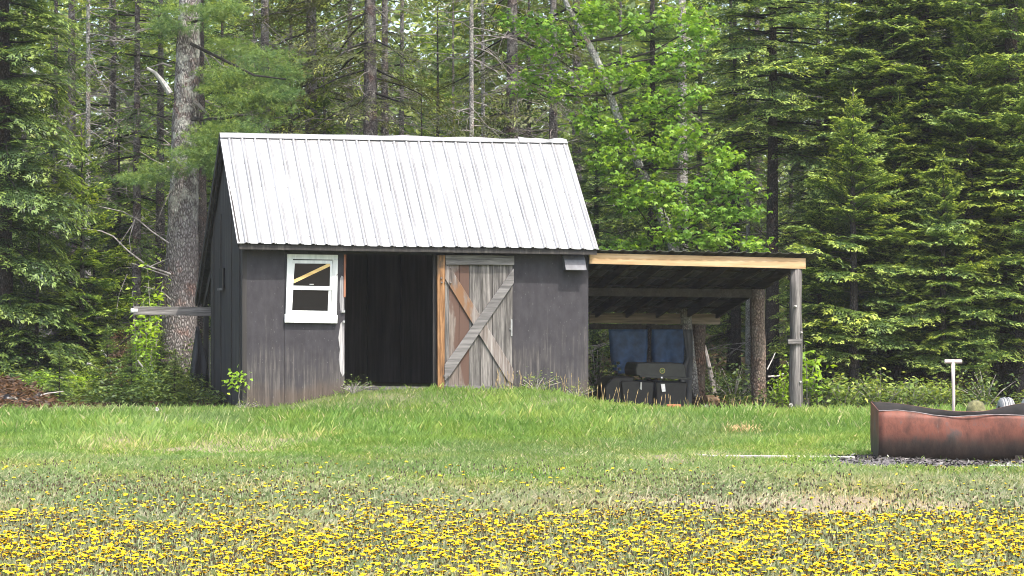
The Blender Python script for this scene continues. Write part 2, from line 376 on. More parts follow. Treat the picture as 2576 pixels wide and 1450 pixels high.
def foliage_mesh(name, V, T, mat, wood=()):
    V = V.reshape(-1, 4, 3); n_ = len(V); VV = [V.reshape(-1, 3)]; FF = [np.arange(n_*4).reshape(-1, 4)]; MI = [np.zeros(n_)]; TT = [np.clip(T, 0, 1)]; b = n_*4
    for k, (mb, mt) in enumerate(wood):
        if not mb.v: continue
        f = np.array([q for q in mb.f if len(q) == 4]); VV.append(np.array([tuple(v) for v in mb.v])); FF.append(f+b); MI.append(np.full(len(f), k+1)); TT.append(np.full(len(f), .5)); b += len(mb.v)
    return mesh_np(name, np.concatenate(VV), np.concatenate(FF), np.concatenate(TT), mats=[M[mat]]+[M[mt] for _, mt in wood], midx=np.concatenate(MI))
def trunk_mb(H, r0, r1, lean=(0, 0), n=10, seg=14, flare=1.25, bend=.03):
    m = MB(); pts, rad = [], []
    ph = random.random()*6
    for i in range(seg+1):
        k = i/seg; z = H*k-.15*(1-k)
        pts.append((lean[0]*k+bend*math.sin(k*5+ph), lean[1]*k, z)); rad.append((r0+(r1-r0)*k)*(1+(flare-1)*max(0, 1-k*9)**2))
    return m.tube(pts, rad, n, wob=.05), pts
def limbs_mb(limbs, r=.016):
    m = MB()
    for zb, az, el, L, dr, off in limbs:
        if L < .3: continue
        pts = []
        for q in (0, .35, .7):
            x = q*L; z = -dr*x*x/L; X = x*math.cos(el)-z*math.sin(el); Z = x*math.sin(el)+z*math.cos(el)
            pts.append((off[0]+X*math.cos(az), off[1]+X*math.sin(az), zb+Z))
        m.tube(pts, [r*(.5+.5*L), r*.7*(.5+.5*L), r*.3], 4, cap=False)
    return m
def dead_limbs_mb(z0, z1, count, L=(.5, 1.5), r=.012, down=.2, lean=(0, 0), H=12, r0=.1):
    m = MB()
    for _ in range(count):
        z = random.uniform(z0, z1); az = random.uniform(0, 6.28); l = random.uniform(*L); e = random.gauss(-.05, .3)
        cx, cy = lean[0]*z/H, lean[1]*z/H
        pts = []
        for q in range(5):
            x = l*q/4; pts.append(Vector((cx+math.cos(az+.08*q)*x, cy+math.sin(az+.08*q)*x, z+e*x-down*x*x/l+random.uniform(-.03, .03))))
        m.tube(pts, [r, r*.8, r*.6, r*.45, r*.25], 4, cap=False)
        for _ in range(random.randint(3, 8)):
            k = random.randint(1, 3); p = pts[k].lerp(pts[k+1], random.random()); a2 = az+random.choice((-1, 1))*random.uniform(.4, 1.2); l2 = l*random.uniform(.15, .4)
            e2 = random.gauss(-.1, .35)
            m.tube([p, p+Vector((math.cos(a2), math.sin(a2), e2))*l2*.5, p+Vector((math.cos(a2+.2), math.sin(a2+.2), e2-.2))*l2], [r*.4, r*.3, r*.15], 3, cap=False)
    return m
def tree(name, label, cat, x, Y, parts, rz=None, group=None, scale=1.0, dz=0.0, X=None):
    X = (x-CX)/F*Y if X is None else X
    e = thing(name, label, cat, (X, Y, gz(X, Y)+dz), random.uniform(0, 6.28) if rz is None else rz, group); e.scale = (scale,)*3
    for pn, me in parts: link(pn, me, e)
    return e
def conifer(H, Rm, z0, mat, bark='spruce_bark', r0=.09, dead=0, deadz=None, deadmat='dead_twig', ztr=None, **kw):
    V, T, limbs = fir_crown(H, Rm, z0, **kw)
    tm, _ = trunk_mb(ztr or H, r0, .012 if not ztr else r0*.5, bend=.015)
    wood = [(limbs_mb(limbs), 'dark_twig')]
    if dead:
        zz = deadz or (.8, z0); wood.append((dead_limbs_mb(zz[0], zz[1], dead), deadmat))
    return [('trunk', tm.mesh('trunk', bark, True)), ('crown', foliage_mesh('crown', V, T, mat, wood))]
# ------------------------------------------------------------------ world, sun, camera
EL, AZ = R(60), R(38)
w = bpy.data.worlds.new('World'); sc.world = w; w.use_nodes = True
nt = w.node_tree; bg = nt.nodes['Background']; sky = nt.nodes.new('ShaderNodeTexSky'); sky.sky_type = 'NISHITA'; sky.sun_disc = False
sky.sun_elevation = EL; sky.sun_rotation = math.pi-AZ; sky.air_density = 1.2; sky.dust_density = 4.0; sky.ozone_density = 1.0
nt.links.new(sky.outputs[0], bg.inputs[0]); bg.inputs[1].default_value = .15
sd = Vector((math.sin(AZ)*math.cos(EL), -math.cos(AZ)*math.cos(EL), math.sin(EL)))
sl = bpy.data.lights.new('sun', 'SUN'); sl.energy = 2.1; sl.angle = R(.5); sl.color = (1, .95, .88)
so = bpy.data.objects.new('sun', sl); COL.objects.link(so); so.rotation_euler = sd.to_track_quat('Z', 'Y').to_euler(); so.location = (10, -10, 30)
cd = bpy.data.cameras.new('camera'); cam = bpy.data.objects.new('camera', cd); COL.objects.link(cam); sc.camera = cam
cam.location = (0, 0, CAMZ); cam.rotation_euler = (R(90), 0, 0); cd.sensor_width = 36; cd.lens = 36*F/2576; cd.shift_y = 45/2576; cd.clip_end = 1000
sc.view_settings.view_transform = 'Standard'; sc.view_settings.look = 'None'; sc.view_settings.exposure = 1.72; sc.view_settings.gamma = 1
cy = sc.cycles; cy.max_bounces = 7; cy.diffuse_bounces = 4; cy.glossy_bounces = 2; cy.transmission_bounces = 4; cy.transparent_max_bounces = 4
cy.use_denoising = True; cy.denoiser = 'OPENIMAGEDENOISE'; cy.denoising_input_passes = 'RGB_ALBEDO_NORMAL'; cy.denoising_prefilter = 'ACCURATE'; cy.sample_clamp_indirect = 4.0; cy.pixel_filter_type = 'BLACKMAN_HARRIS'; cy.filter_width = 1.0
# ------------------------------------------------------------------ added thin haze volume that lifts the dark shadows
n = Nodes('shadow_lift_haze'); pv = n.new('ShaderNodeVolumePrincipled'); pv.inputs['Color'].default_value = (1, .98, .95, 1); pv.inputs['Density'].default_value = .00045; pv.inputs['Anisotropy'].default_value = .2
n.link(pv.outputs[0], n.out.inputs['Volume'])
def _shadow_lift_haze():
    o = bpy.data.objects.new('shadow_lift_haze', MB().box(-166, 166, -66, 306, -2.0, 24).mesh('shadow_lift_haze', n.m)); COL.objects.link(o); o['kind'] = 'stuff'
_shadow_lift_haze()
# ------------------------------------------------------------------ ground
def pxg(x, y): Y = CAMZ*F/(y-HY); return ((x-CX)/F*Y, Y)
PATCH = []   # x0,x1,y0,y1 in metres, strength: trodden or bare soil
for a, b, c, d, s in ((430, 810, 1098, 1140, .78), (140, 440, 1112, 1142, .7), (1500, 2650, 1256, 1312, .85), (1480, 2200, 1150, 1172, .55), (1900, 2576, 1180, 1190, .3), (1830, 1895, 1083, 1100, .8)):
    X0, Y1 = pxg(a, c); X1, Y0 = pxg(b, d); Ym = (Y0+Y1)/2
    PATCH.append(((a-CX)/F*Ym, (b-CX)/F*Ym, Y0, Y1, s))
ASH = (2.75, 6.4, 19.35, 21.35)
def vnoise(X, Y, s=1.0, seed=0):
    r2 = np.random.default_rng(seed); tb = r2.random((64, 64)); x = np.asarray(X)*s; y = np.asarray(Y)*s
    xi = np.floor(x).astype(int); yi = np.floor(y).astype(int); fx = x-xi; fy = y-yi; fx = fx*fx*(3-2*fx); fy = fy*fy*(3-2*fy)
    g = lambda i, j: tb[i % 64, j % 64]
    return (g(xi, yi)*(1-fx)+g(xi+1, yi)*fx)*(1-fy)+(g(xi, yi+1)*(1-fx)+g(xi+1, yi+1)*fx)*fy
def bare(X, Y):
    o = np.zeros_like(X); nn = vnoise(X, Y, 3.0, 3)*.5+vnoise(X, Y, 7.0, 4)*.5
    for x0, x1, y0, y1, s in PATCH:
        dx = np.abs(X-(x0+x1)/2)/((x1-x0)/2); dy = np.abs(Y-(y0+y1)/2)/((y1-y0)/2)
        o = np.maximum(o, s*(1-sm(np.maximum(dx, dy)+(nn-.5)*1.3, .6, 1.15)))
    return o
def ashmask(X, Y):
    nn = vnoise(X, Y, 2.5, 8)*.6+vnoise(X, Y, 6, 9)*.4
    d = np.maximum(np.abs(X-(ASH[0]+ASH[1])/2)/((ASH[1]-ASH[0])/2), np.abs(Y-(ASH[2]+ASH[3])/2)/((ASH[3]-ASH[2])/2))
    return 1-sm(d+(nn-.5)*.35, .78, 1.0)
def woodline(X, Y):
    b = np.where(X < -4.2, 30.3, np.where(X > 1.0, 31.6, 33.0)); return sm(Y+(vnoise(X, Y, .8, 12)-.5)*1.3, b, b+.9)
xs = np.concatenate([np.linspace(-160, -16, 10), np.arange(-14, 14.01, .16), np.linspace(16, 160, 10)])
ys = np.concatenate([[-60, -20, -5, 2, 6, 8.5], np.arange(10, 46, .16), np.linspace(48, 300, 16)])
GX, GY = np.meshgrid(xs, ys); GZ = ground_z(GX, GY)
nx, ny = len(xs), len(ys); idx = np.arange(nx*ny).reshape(ny, nx)
gq = np.stack([idx[:-1, :-1], idx[:-1, 1:], idx[1:, 1:], idx[1:, :-1]], -1).reshape(-1, 4)
me = mesh_np('ground', np.stack([GX, GY, GZ], -1), gq)
for an, arr in (('bare', bare(GX, GY)), ('ash', ashmask(GX, GY)), ('wood', woodline(GX, GY))):
    at = me.attributes.new(an, 'FLOAT', 'POINT'); at.data.foreach_set('value', arr.ravel().astype(np.float32))
me.polygons.foreach_set('use_smooth', [True]*len(me.polygons))
n = Nodes('lawn_soil'); p = n.wpos(); f1 = n.noise(p, 14, 6, .65); f2 = n.noise(p, 60, 4, .7); f3 = n.noise(p, 1.2, 3)
lawn = n.ramp(f1, [(.3, (.075, .09, .04)), (.55, (.15, .155, .08)), (.72, (.26, .22, .15))])
soil = n.ramp(f2, [(.25, (.15, .105, .075)), (.55, (.26, .205, .145)), (.75, (.38, .31, .23))])
duff = n.ramp(f2, [(.3, (.03, .022, .014)), (.55, (.075, .05, .03)), (.75, (.15, .10, .06))])
ashc = n.ramp(f2, [(.35, (.035, .033, .034)), (.5, (.11, .10, .10)), (.66, (.30, .28, .27))])
c = n.mix(n.attr('bare'), lawn, soil); c = n.mix(n.attr('wood'), c, duff); c = n.mix(n.attr('ash'), c, ashc)
me.materials.append(n.done(c, .95, normal=n.bump(f2, .6, .03), spec=.1))
tag(link('ground', me), kind='structure')
# ------------------------------------------------------------------ grass
def in_shed(X, Y):
    u = (X-SHX)*CT+(Y-SHY)*ST; v = -(X-SHX)*ST+(Y-SHY)*CT
    return ((u > -.05) & (u < 5.2) & (v > .0) & (v < 5.2)) | ((u > 5.0) & (u < 8.1) & (v > .25) & (v < 5))
def inarc(X, Y, m=1.1): return np.abs(X) < .2412*Y+m
TANK = (3.44, 5.6, 20.2, 21.0)
VS, TS, ZS = [], [], []
def blades(n_, y0, y1, hl, wd, lean, zone, dens=None, thatch=.08, keepbare=.06):
    Y = np.sqrt(rng.uniform(y0*y0, y1*y1, n_)); X = rng.uniform(-1, 1, n_)*(.2412*Y+1.1)
    cl = vnoise(X, Y, 2.2, 21)*.5+vnoise(X, Y, 6, 22)*.5
    keep = (rng.random(n_) < .35+.9*cl) & ~in_shed(X, Y) & (rng.random(n_) > np.maximum(bare(X, Y)*(1-keepbare), woodline(X, Y)*.97)) & (rng.random(n_) > ashmask(X, Y)*.985)
    X, Y, cl = X[keep], Y[keep], cl[keep]; m = len(X)
    big = vnoise(X, Y, .7, 31)
    L = rng.uniform(hl[0], hl[1], m)*(.65+.8*cl)*(.75+.5*big)*(1-.45*sm(Y, 28, 30.5)*(1-.5*sm(X, -3.3, -1)*(1-sm(X, 0, 1)))); az = rng.uniform(0, 6.28, m); ln = rng.uniform(0.05, lean, m)
    D = nrm(np.stack([np.cos(az)*ln, np.sin(az)*ln, np.ones(m)], 1)); a2 = az+rng.uniform(-1.2, 1.2, m)
    S = np.stack([np.cos(a2+1.57), np.sin(a2+1.57), np.zeros(m)], 1)
    B = np.stack([X, Y, ground_z(X, Y)-.005], 1); W = rng.uniform(wd[0], wd[1], m)[:, None]
    bend = np.stack([np.cos(az), np.sin(az), -np.ones(m)*.5], 1)*(L*ln*.45)[:, None]
    V = np.stack([B-S*W/2, B+S*W/2, B+D*L[:, None]*.6+S*W*.35, B+D*L[:, None]+bend], 1)
    L = L*(1-.65*bare(X, Y)); t = np.clip(rng.normal(.40, .2, m)+(big-.5)*.6, 0, .85); dry = rng.random(m) < thatch*(.4+1.2*vnoise(X, Y, 1.1, 77))+.5*bare(X, Y); t[dry] = rng.uniform(.85, 1, dry.sum())
    VS.append(V); TS.append(t); ZS.append(np.clip(zone(X, Y)+rng.normal(0, .12, m), 0, 1))
zone = lambda X, Y: sm(Y+(vnoise(X, Y, .8, 41)-.5)*3.6, 14.5, 21.0)*(1-.35*sm(vnoise(X, Y, .5, 43), .55, .75))
blades(360000, 22.0, 34.0, (.04, .115), (.003, .006), .55, zone, thatch=.04)
blades(30000, 24.0, 31.5, (.10, .20), (.003, .005), .5, zone, thatch=.10)
blades(150000, 18.0, 22.8, (.03, .07), (.0035, .006), .7, zone, thatch=.10)
blades(210000, 10.6, 18.4, (.03, .085), (.003, .0055), .9, zone, thatch=.26)
blades(22000, 10.6, 18.4, (.05, .11), (.009, .015), 1.6, lambda X, Y: np.full(len(X), .2), thatch=.05)
V = np.concatenate(VS); T = np.concatenate(TS); Z = np.concatenate(ZS)
me = mesh_np('grass', V.reshape(-1, 3), np.arange(len(V)*4).reshape(-1, 4), T, extra={'zone': Z}, mats=[M['grass']])
tag(link('grass', me), kind='stuff')
# tall seeding grass stalks along the wall and the shelter
def stalks(n_, pts, h):
    m = MB()
    for _ in range(n_):
        x, y = pts(); z = gz(x, y); l = random.uniform(*h); a = random.uniform(0, 6.28); k = random.uniform(.02, .3)*l
        m.tube([(x, y, z), (x+math.cos(a)*k*.3, y+math.sin(a)*k*.3, z+l*.6), (x+math.cos(a)*k, y+math.sin(a)*k, z+l)], [.0035, .003, .002], 3, cap=False)
        m.tube([(x+math.cos(a)*k, y+math.sin(a)*k, z+l), (x+math.cos(a)*k*1.4, y+math.sin(a)*k*1.4, z+l+.06)], [.006, .002], 3, cap=False)
    return m
def alongu(u0, u1, v0, v1):
    def f():
        u, v = random.uniform(u0, u1), random.uniform(v0, v1); return SHX+u*CT-v*ST, SHY+u*ST+v*CT
    return f
sk = stalks(45, alongu(5.0, 7.9, -.4, .2), (.08, .22)); sk2 = stalks(30, alongu(3.6, 5.3, -.4, -.06), (.15, .32))
sk.add(sk2.v, sk2.f); tag(sk.build('grass_stalks', 'straw'), kind='stuff')
X = rng.uniform(ASH[0], ASH[1], 2600); Y = rng.uniform(ASH[2]-.15, ASH[3]-.2, 2600); kp = rng.random(2600) < ashmask(X, Y)+.08; X, Y = X[kp], Y[kp]; az = rng.uniform(0, 6.28, len(X))
D = nrm(np.stack([np.cos(az), np.sin(az), rng.uniform(-.1, .5, len(X))], 1)); q = dia(np.stack([X, Y, ground_z(X, Y)+.004], 1), D, nrm(np.cross(D, np.array([0, 0, 1.])+rng.normal(scale=.5, size=(len(X), 3)))), rng.uniform(.02, .075, len(X)), rng.uniform(.01, .03, len(X)))
tag(link('charcoal_litter', mesh_np('charcoal_litter', q.reshape(-1, 3), np.arange(len(q)*4).reshape(-1, 4), mats=[M['stone_dark'], M['white_plank'], M['dark_void']], midx=rng.choice(3, len(q), p=[.45, .13, .42]))), kind='stuff')
# dry straw clump in the lawn
m = MB(); cx_, cy_ = pxg(1862, 1096)
for _ in range(420):
    a, r_ = random.uniform(0, 6.28), random.random()**.5; x, y = cx_+math.cos(a)*r_*.2, cy_+math.sin(a)*r_*.3; z = gz(x, y)
    d = Vector((random.gauss(0, 1), random.gauss(0, 1), random.uniform(.1, .9))).normalized()*random.uniform(.06, .14)
    m.tube([(x, y, z), Vector((x, y, z))+d], [.004, .002], 3, cap=False)
tag(m.build('straw_clump', 'straw'), 'tuft of dry golden straw lying in the tall green grass', 'straw')
# ------------------------------------------------------------------ dandelions
def dandelion_arrays(r=.022, open_=1.0):
    """flower head quads around origin; returns verts (n,4,3), material ids 0 petal 1 core 2 sepal"""
    out, mid = [], []
    for ring, (nn, rr, el, mi) in enumerate(((15, r, .04, 0), (12, r*.78, .17, 0), (7, r*.45, .4, 1))):
        az = np.arange(nn)*6.283/nn+ring*.4+rng.uniform(-.12, .12, nn); e = el*open_+rng.uniform(-.1, .1, nn)
        D = np.stack([np.cos(az)*np.cos(e), np.sin(az)*np.cos(e), np.sin(e)], 1); S = np.stack([-np.sin(az), np.cos(az), np.zeros(nn)], 1)
        out.append(dia(D*rr*.1, D, S, rr*rng.uniform(.85, 1.1, nn), rr*.55, 0, .72)); mid += [mi]*nn
    nn = 8; az = np.arange(nn)*6.283/nn
    D = np.stack([np.cos(az)*.55, np.sin(az)*.55, -np.ones(nn)*.1+.0], 1); S = np.stack([-np.sin(az), np.cos(az), np.zeros(nn)], 1)
    out.append(dia(np.tile([[0, 0, -r*.75]], (nn, 1)), nrm(np.stack([np.cos(az)*.6, np.sin(az)*.6, np.ones(nn)*.75], 1)), S, r*.9, r*.6, 0, .6)); mid += [2]*nn
    return np.concatenate(out), np.array(mid)
HEADS = [dandelion_arrays(.0150*s, o) for s, o in ((1, 1), (1.12, .7), (.9, 1.3), (1.0, 1.0), (1.15, .9))]
hm = [mesh_np('flower_head', h.reshape(-1, 3), np.arange(len(h)*4).reshape(-1, 4), mats=[M['petal_yellow'], M['petal_core'], M['sepal']], midx=mi) for h, mi in HEADS]
smeshes = []
for l in (.04, .055, .07, .09):
    smeshes.append((l, MB().tube([(.012, 0, -l-.01), (.006, .004, -l*.5), (0, 0, -.012)], [.0028, .0026, .0024], 4, cap=False).mesh('stem', 'stem')))
NPL = 2300+2300+500
Y = np.concatenate([rng.uniform(10.7, 14.9, 16000), 14.4+rng.random(3600)**1.3*5.0, rng.uniform(10.7, 13, 300)])
X = rng.uniform(-1, 1, len(Y))*(.2412*Y+.6)
cl = vnoise(X, Y, 1.6, 51)*.6+vnoise(X, Y, 4, 52)*.4
prob = np.clip(-.25+2.2*cl, 0.06, 1)*(1-.55*sm(Y, 13.3, 15.6))*(1-.6*sm(Y, 15.5, 18.5))*(1-.5*sm(X, -1, 2.5)*sm(Y, 14, 15.5))
keep = (rng.random(len(Y)) < prob) & (bare(X, Y) < rng.uniform(.3, 1.0, len(Y))) & (ashmask(X, Y) < .3)
X, Y = X[keep], Y[keep]; o = np.argsort(Y); X, Y = X[o], Y[o]
NI = 300; vis = np.where(np.abs(X) < .2412*Y-.02)[0]; ind = vis[Y[vis] > 11.15][:NI]
for i in ind:
    hi = random.randrange(5); l, smesh = smeshes[random.randrange(4)]; s = random.uniform(.7, 1.2)
    e = thing('dandelion', 'yellow dandelion flower among the front rows along the bottom edge of the lawn', 'dandelion', (X[i], Y[i], gz(X[i], Y[i])+l*s), random.uniform(0, 6.28), 'yellow dandelions in the front rows')
    e.rotation_euler = (random.gauss(0, .17)+.06, random.gauss(0, .17), random.uniform(0, 6.28)); e.scale = (s,)*3
    link('flower_head', hm[hi], e); link('stem', smesh, e)
rest = np.setdiff1d(np.arange(len(X)), ind)
VV, MI = [], []
def rotm(a, b, c): return np.array(Matrix.Rotation(c, 3, 'Z') @ Matrix.Rotation(b, 3, 'Y') @ Matrix.Rotation(a, 3, 'X'))
for i in rest:
    h, mi = HEADS[rng.integers(5)]; s = rng.uniform(.6, 1.2); l = rng.uniform(.035, .095)
    if Y[i] > 15: sel = np.ones(len(h), bool)
    rm = rotm(rng.normal(.06, .17), rng.normal(0, .17), rng.uniform(0, 6.28))
    VV.append((h.reshape(-1, 3)@rm.T*s+np.array([X[i], Y[i], gz(X[i], Y[i])+l])).reshape(-1, 4, 3)); MI.append(mi)
    d = np.array([rng.normal(0, .1), rng.normal(0, .1), 1.]); b = np.array([X[i], Y[i], gz(X[i], Y[i])]); sdv = np.array([.0028, 0, 0])
    VV.append(np.stack([b-sdv, b+sdv, b+sdv+[0, 0, l-.01], b-sdv+[0, 0, l-.01]])[None]); MI.append(np.array([3]))
V = np.concatenate(VV); MI = np.concatenate(MI)
me = mesh_np('dandelion_carpet', V.reshape(-1, 3), np.arange(len(V)*4).reshape(-1, 4), mats=[M['petal_yellow'], M['petal_core'], M['sepal'], M['stem']], midx=MI)
tag(link('dandelion_carpet', me), kind='stuff')
# closed brown heads and bare stalks between the flowers
nb = 24000; Y = rng.uniform(10.7, 19.5, nb); X = rng.uniform(-1, 1, nb)*(.2412*Y+.6)
cl = vnoise(X, Y, 1.3, 55); keep = (rng.random(nb) < (.35+.9*cl)*(1-.5*sm(Y, 14.2, 16))*(1-.7*sm(Y, 16, 19))) & (ashmask(X, Y) < .3); X, Y = X[keep], Y[keep]; nb = len(X)
l = rng.uniform(.03, .09, nb); B = np.stack([X, Y, ground_z(X, Y)], 1); az = rng.uniform(0, 6.28, nb)
tip = B+np.stack([np.cos(az)*.2*l, np.sin(az)*.2*l, l], 1); sx = np.stack([np.cos(az+1.57), np.sin(az+1.57), 0*az], 1)*.0025
st = np.stack([B-sx, B+sx, tip+sx, tip-sx], 1)
up = np.tile([[0, 0, 1.]], (nb, 1))
VV = [st]; MI = [np.full(nb, 0)]
isb = rng.random(nb) < .6
for a in (0, 1.05, 2.1):
    S = np.stack([np.cos(az+a), np.sin(az+a), 0*az], 1); q = dia((tip-up*.006)[isb], up[isb], S[isb], .024, .015, 0, .4); VV.append(q); MI.append(np.full(len(q), 1))
V = np.concatenate(VV); me = mesh_np('dandelion_buds', V.reshape(-1, 3), np.arange(len(V)*4).reshape(-1, 4), mats=[M['stem'], M['bud_brown']], midx=np.concatenate(MI))
tag(link('dandelion_buds', me), kind='stuff')
# white seed clocks standing above the grass
SEEDS = [(395, 1052, 'white dandelion clock on a tall stem at the dim grass edge by the fern bank'), (1990, 1058, 'white dandelion clock in front of the grey lean-to corner post'), (1905, 1022, 'white dandelion clock beside the base of the bark-covered post'),
         (1778, 1030, 'white dandelion clock in front of the black cart')]
for x, y, lb in SEEDS:
    Yd = 29.2 if x > 1700 else 27.8
    p = P(x, y, Yd); g = gz(p.x, p.y); e = thing('seed_head', lb, 'dandelion clock', (p.x, p.y, g), 0, 'white dandelion clocks')
    h = max(.12, p.z-g)
    MB().tube([(0, 0, 0), (.01, 0, h*.6), (0, 0, h)], .003, 4).build('stem', 'stem', e)
    D = randunit(90); q = dia(np.tile([[0, 0, h]], (90, 1)), D, sideof(D), .032, .010)
    link('puff', mesh_np('puff', q.reshape(-1, 3), np.arange(360).reshape(-1, 4), mats=[M['seed_fluff']]), e)
# ------------------------------------------------------------------ the shed (local axes: u along the front, v to the back, z up)
shed = thing('shed', 'weathered grey plywood shed with white ribbed metal roof, open doorway and lean-to', 'shed', (SHX, SHY, 0), TH)
def U(x, v=0.0): return uz(x, 800, v)[0]
def UZ(x, y, v=0.0): return uz(x, y, v)
def quad(*pts, v=0.0): return [UZ(x, y, v) for x, y in pts]
u0, uS, uL, uR, u1 = 0.0, U(715), U(867), U(1092), 5.10
zT = 2.52; ztop = UZ(980, 641)[1]
def wl(m, a, b, z0, z1, t=.5): return m.box(a, b, 0, .05, z0, z1, t)
wm = MB(); wl(wm, u0, uS-.003, .065, zT); wl(wm, uS+.003, uL, .10, zT); wl(wm, uL, uR, ztop, zT); wl(wm, uR, uR+.94, .13, zT); wl(wm, uR+.946, u1, .03, zT)
wm.build('front_wall', 'plywood', shed)
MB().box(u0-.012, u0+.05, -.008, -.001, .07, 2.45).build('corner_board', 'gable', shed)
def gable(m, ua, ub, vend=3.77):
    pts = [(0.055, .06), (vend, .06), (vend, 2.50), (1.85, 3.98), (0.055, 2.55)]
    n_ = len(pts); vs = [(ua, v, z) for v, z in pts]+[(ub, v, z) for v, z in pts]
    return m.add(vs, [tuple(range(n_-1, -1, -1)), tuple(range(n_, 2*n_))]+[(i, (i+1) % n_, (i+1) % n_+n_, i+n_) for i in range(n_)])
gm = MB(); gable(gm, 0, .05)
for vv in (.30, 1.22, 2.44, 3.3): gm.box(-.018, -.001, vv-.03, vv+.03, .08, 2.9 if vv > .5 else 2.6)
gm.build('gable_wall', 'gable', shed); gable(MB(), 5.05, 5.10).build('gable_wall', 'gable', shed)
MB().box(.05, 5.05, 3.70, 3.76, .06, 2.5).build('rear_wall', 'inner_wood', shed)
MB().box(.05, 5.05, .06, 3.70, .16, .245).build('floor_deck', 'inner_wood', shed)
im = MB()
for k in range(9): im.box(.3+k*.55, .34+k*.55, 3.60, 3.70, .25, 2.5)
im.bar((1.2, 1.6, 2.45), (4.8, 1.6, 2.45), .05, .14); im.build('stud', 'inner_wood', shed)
# gable side window
gw = MB().box(-.03, -.002, 1.98, 2.52, 1.77, 2.07); g0 = gw.build('window', 'dark_void', shed)
MB().box(-.045, -.031, 1.95, 2.55, 1.735, 1.77).box(-.045, -.031, 1.95, 1.975, 1.77, 2.07).build('frame', 'grey_board', g0)
# roof: ribbed front sheet
def roofpt(a, s, h=0.0):        # a 0..1 along the front, s 0 eave .. 1 ridge, h height above the sheet
    e = Vector((-.116, -.25, 2.373)).lerp(Vector((5.187, -.25, 2.327)), a); r_ = Vector((-.10, 1.85, 4.075)).lerp(Vector((5.31, 1.85, 4.096)), a)
    p = e.lerp(r_, s); wob = .006*math.sin(a*23)*math.sin(s*3)+.008*math.sin(a*9+1)*(1-s)
    return p+Vector((0, -.63, .776))*(h+wob)
prof = [(0, 0), (.52, 0), (.585, .010), (.645, .020), (.715, .020), (.775, .010), (.83, 0), (.885, .008), (.93, .008), (.985, 0)]
RIB_SHADE = [0, .9, .45, .3, .7, 1, .4, .9, .4, .7]  # per-face tint: rib shading lines painted into the sheet colour
cols = []; NP = 28
for k in range(NP):
    for a, h in prof: cols.append(((k+a)/NP, h))
cols.append((1.0, 0)); S_ = [0, .25, .5, .75, .985]
rm_ = MB(); rm_.v = [tuple(roofpt(a, s, h)) for s in S_ for a, h in cols]; nc = len(cols)
rm_.f = [(j*nc+i, j*nc+i+1, (j+1)*nc+i+1, (j+1)*nc+i) for j in range(len(S_)-1) for i in range(nc-1)]; rm_.t = [RIB_SHADE[i % len(prof)]*random.uniform(.6, 1) if i % len(prof) else 0 for j in range(len(S_)-1) for i in range(nc-1)]
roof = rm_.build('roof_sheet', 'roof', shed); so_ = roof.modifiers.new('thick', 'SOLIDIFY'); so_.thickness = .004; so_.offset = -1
scr = MB()
for k in range(NP):
    for s in (.07, .28, .50, .72, .93):
        if random.random() < .85:
            c = roofpt((k+.52)/NP, s+random.uniform(-.008, .008), .003); scr.bar(c-Vector((0, .006, .005)), c+Vector((0, .006, .005)), .011, .008)
for k in range(20):
    c = roofpt(random.random(), random.random()*.95, .003); scr.bar(c-Vector((0, .005, .004)), c+Vector((0, .005, .004)), .009, .006)
sr = scr.build('roof_screw', 'screw', shed); sr['kind'] = 'stuff'
cp = MB(); segs = [(0, .41, 0.0, .0), (.405, .86, .004, -.012), (.855, 1.0, .006, .0)]
for a0, a1, h0, h1 in segs:
    n_ = 8; vs = []
    for i in range(n_+1):
        a = a0+(a1-a0)*i/n_; kink = .018*math.sin(i*1.9+a0*9)*(1 if a0 > .3 else .25)-(.02 if a0 > .8 and 2 < i < 6 else 0)
        r_ = roofpt(a, 1.0, 0); hh = .018+h0+kink*.6+(h1-h0)*i/n_
        f_ = roofpt(a, .952, .024+abs(kink)*.4)
        vs += [f_, Vector((r_.x, 1.85, r_.z+hh)), Vector((r_.x, 2.03, r_.z-.10+hh))]
    cp.add(vs, [(i*3+j, (i+1)*3+j, (i+1)*3+j+1, i*3+j+1) for i in range(n_) for j in range(2)])
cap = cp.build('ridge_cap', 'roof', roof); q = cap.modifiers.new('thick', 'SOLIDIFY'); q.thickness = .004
# dark boards along the eave and rake, rear slope
MB().bar((-.09, -.215, 2.33), (5.16, -.215, 2.285), .022, .07).build('eave_board', 'gable', shed)
rb = MB(); rb.bar((-.085, -.2, 2.36), (-.085, 1.85, 4.01), .022, .10); rb.bar((-.085, 1.86, 4.01), (-.085, 5.05, 1.55), .03, .12); rb.bar((-.05, 1.88, 3.9), (-.05, 5.0, 1.48), .02, .05); rb.build('rake_board', 'gable', shed)
bs = MB(); bs.add([(-.10, 1.87, 4.06), (5.31, 1.87, 4.08), (5.31, 5.07, 1.57), (-.10, 5.07, 1.57), (-.10, 1.87, 4.02), (5.31, 1.87, 4.04), (5.31, 5.07, 1.53), (-.10, 5.07, 1.53)],
    [(0, 1, 2, 3), (7, 6, 5, 4), (0, 4, 5, 1), (1, 5, 6, 2), (2, 6, 7, 3), (3, 7, 4, 0)]); bs.build('rear_roof', 'lean_sheet', shed)
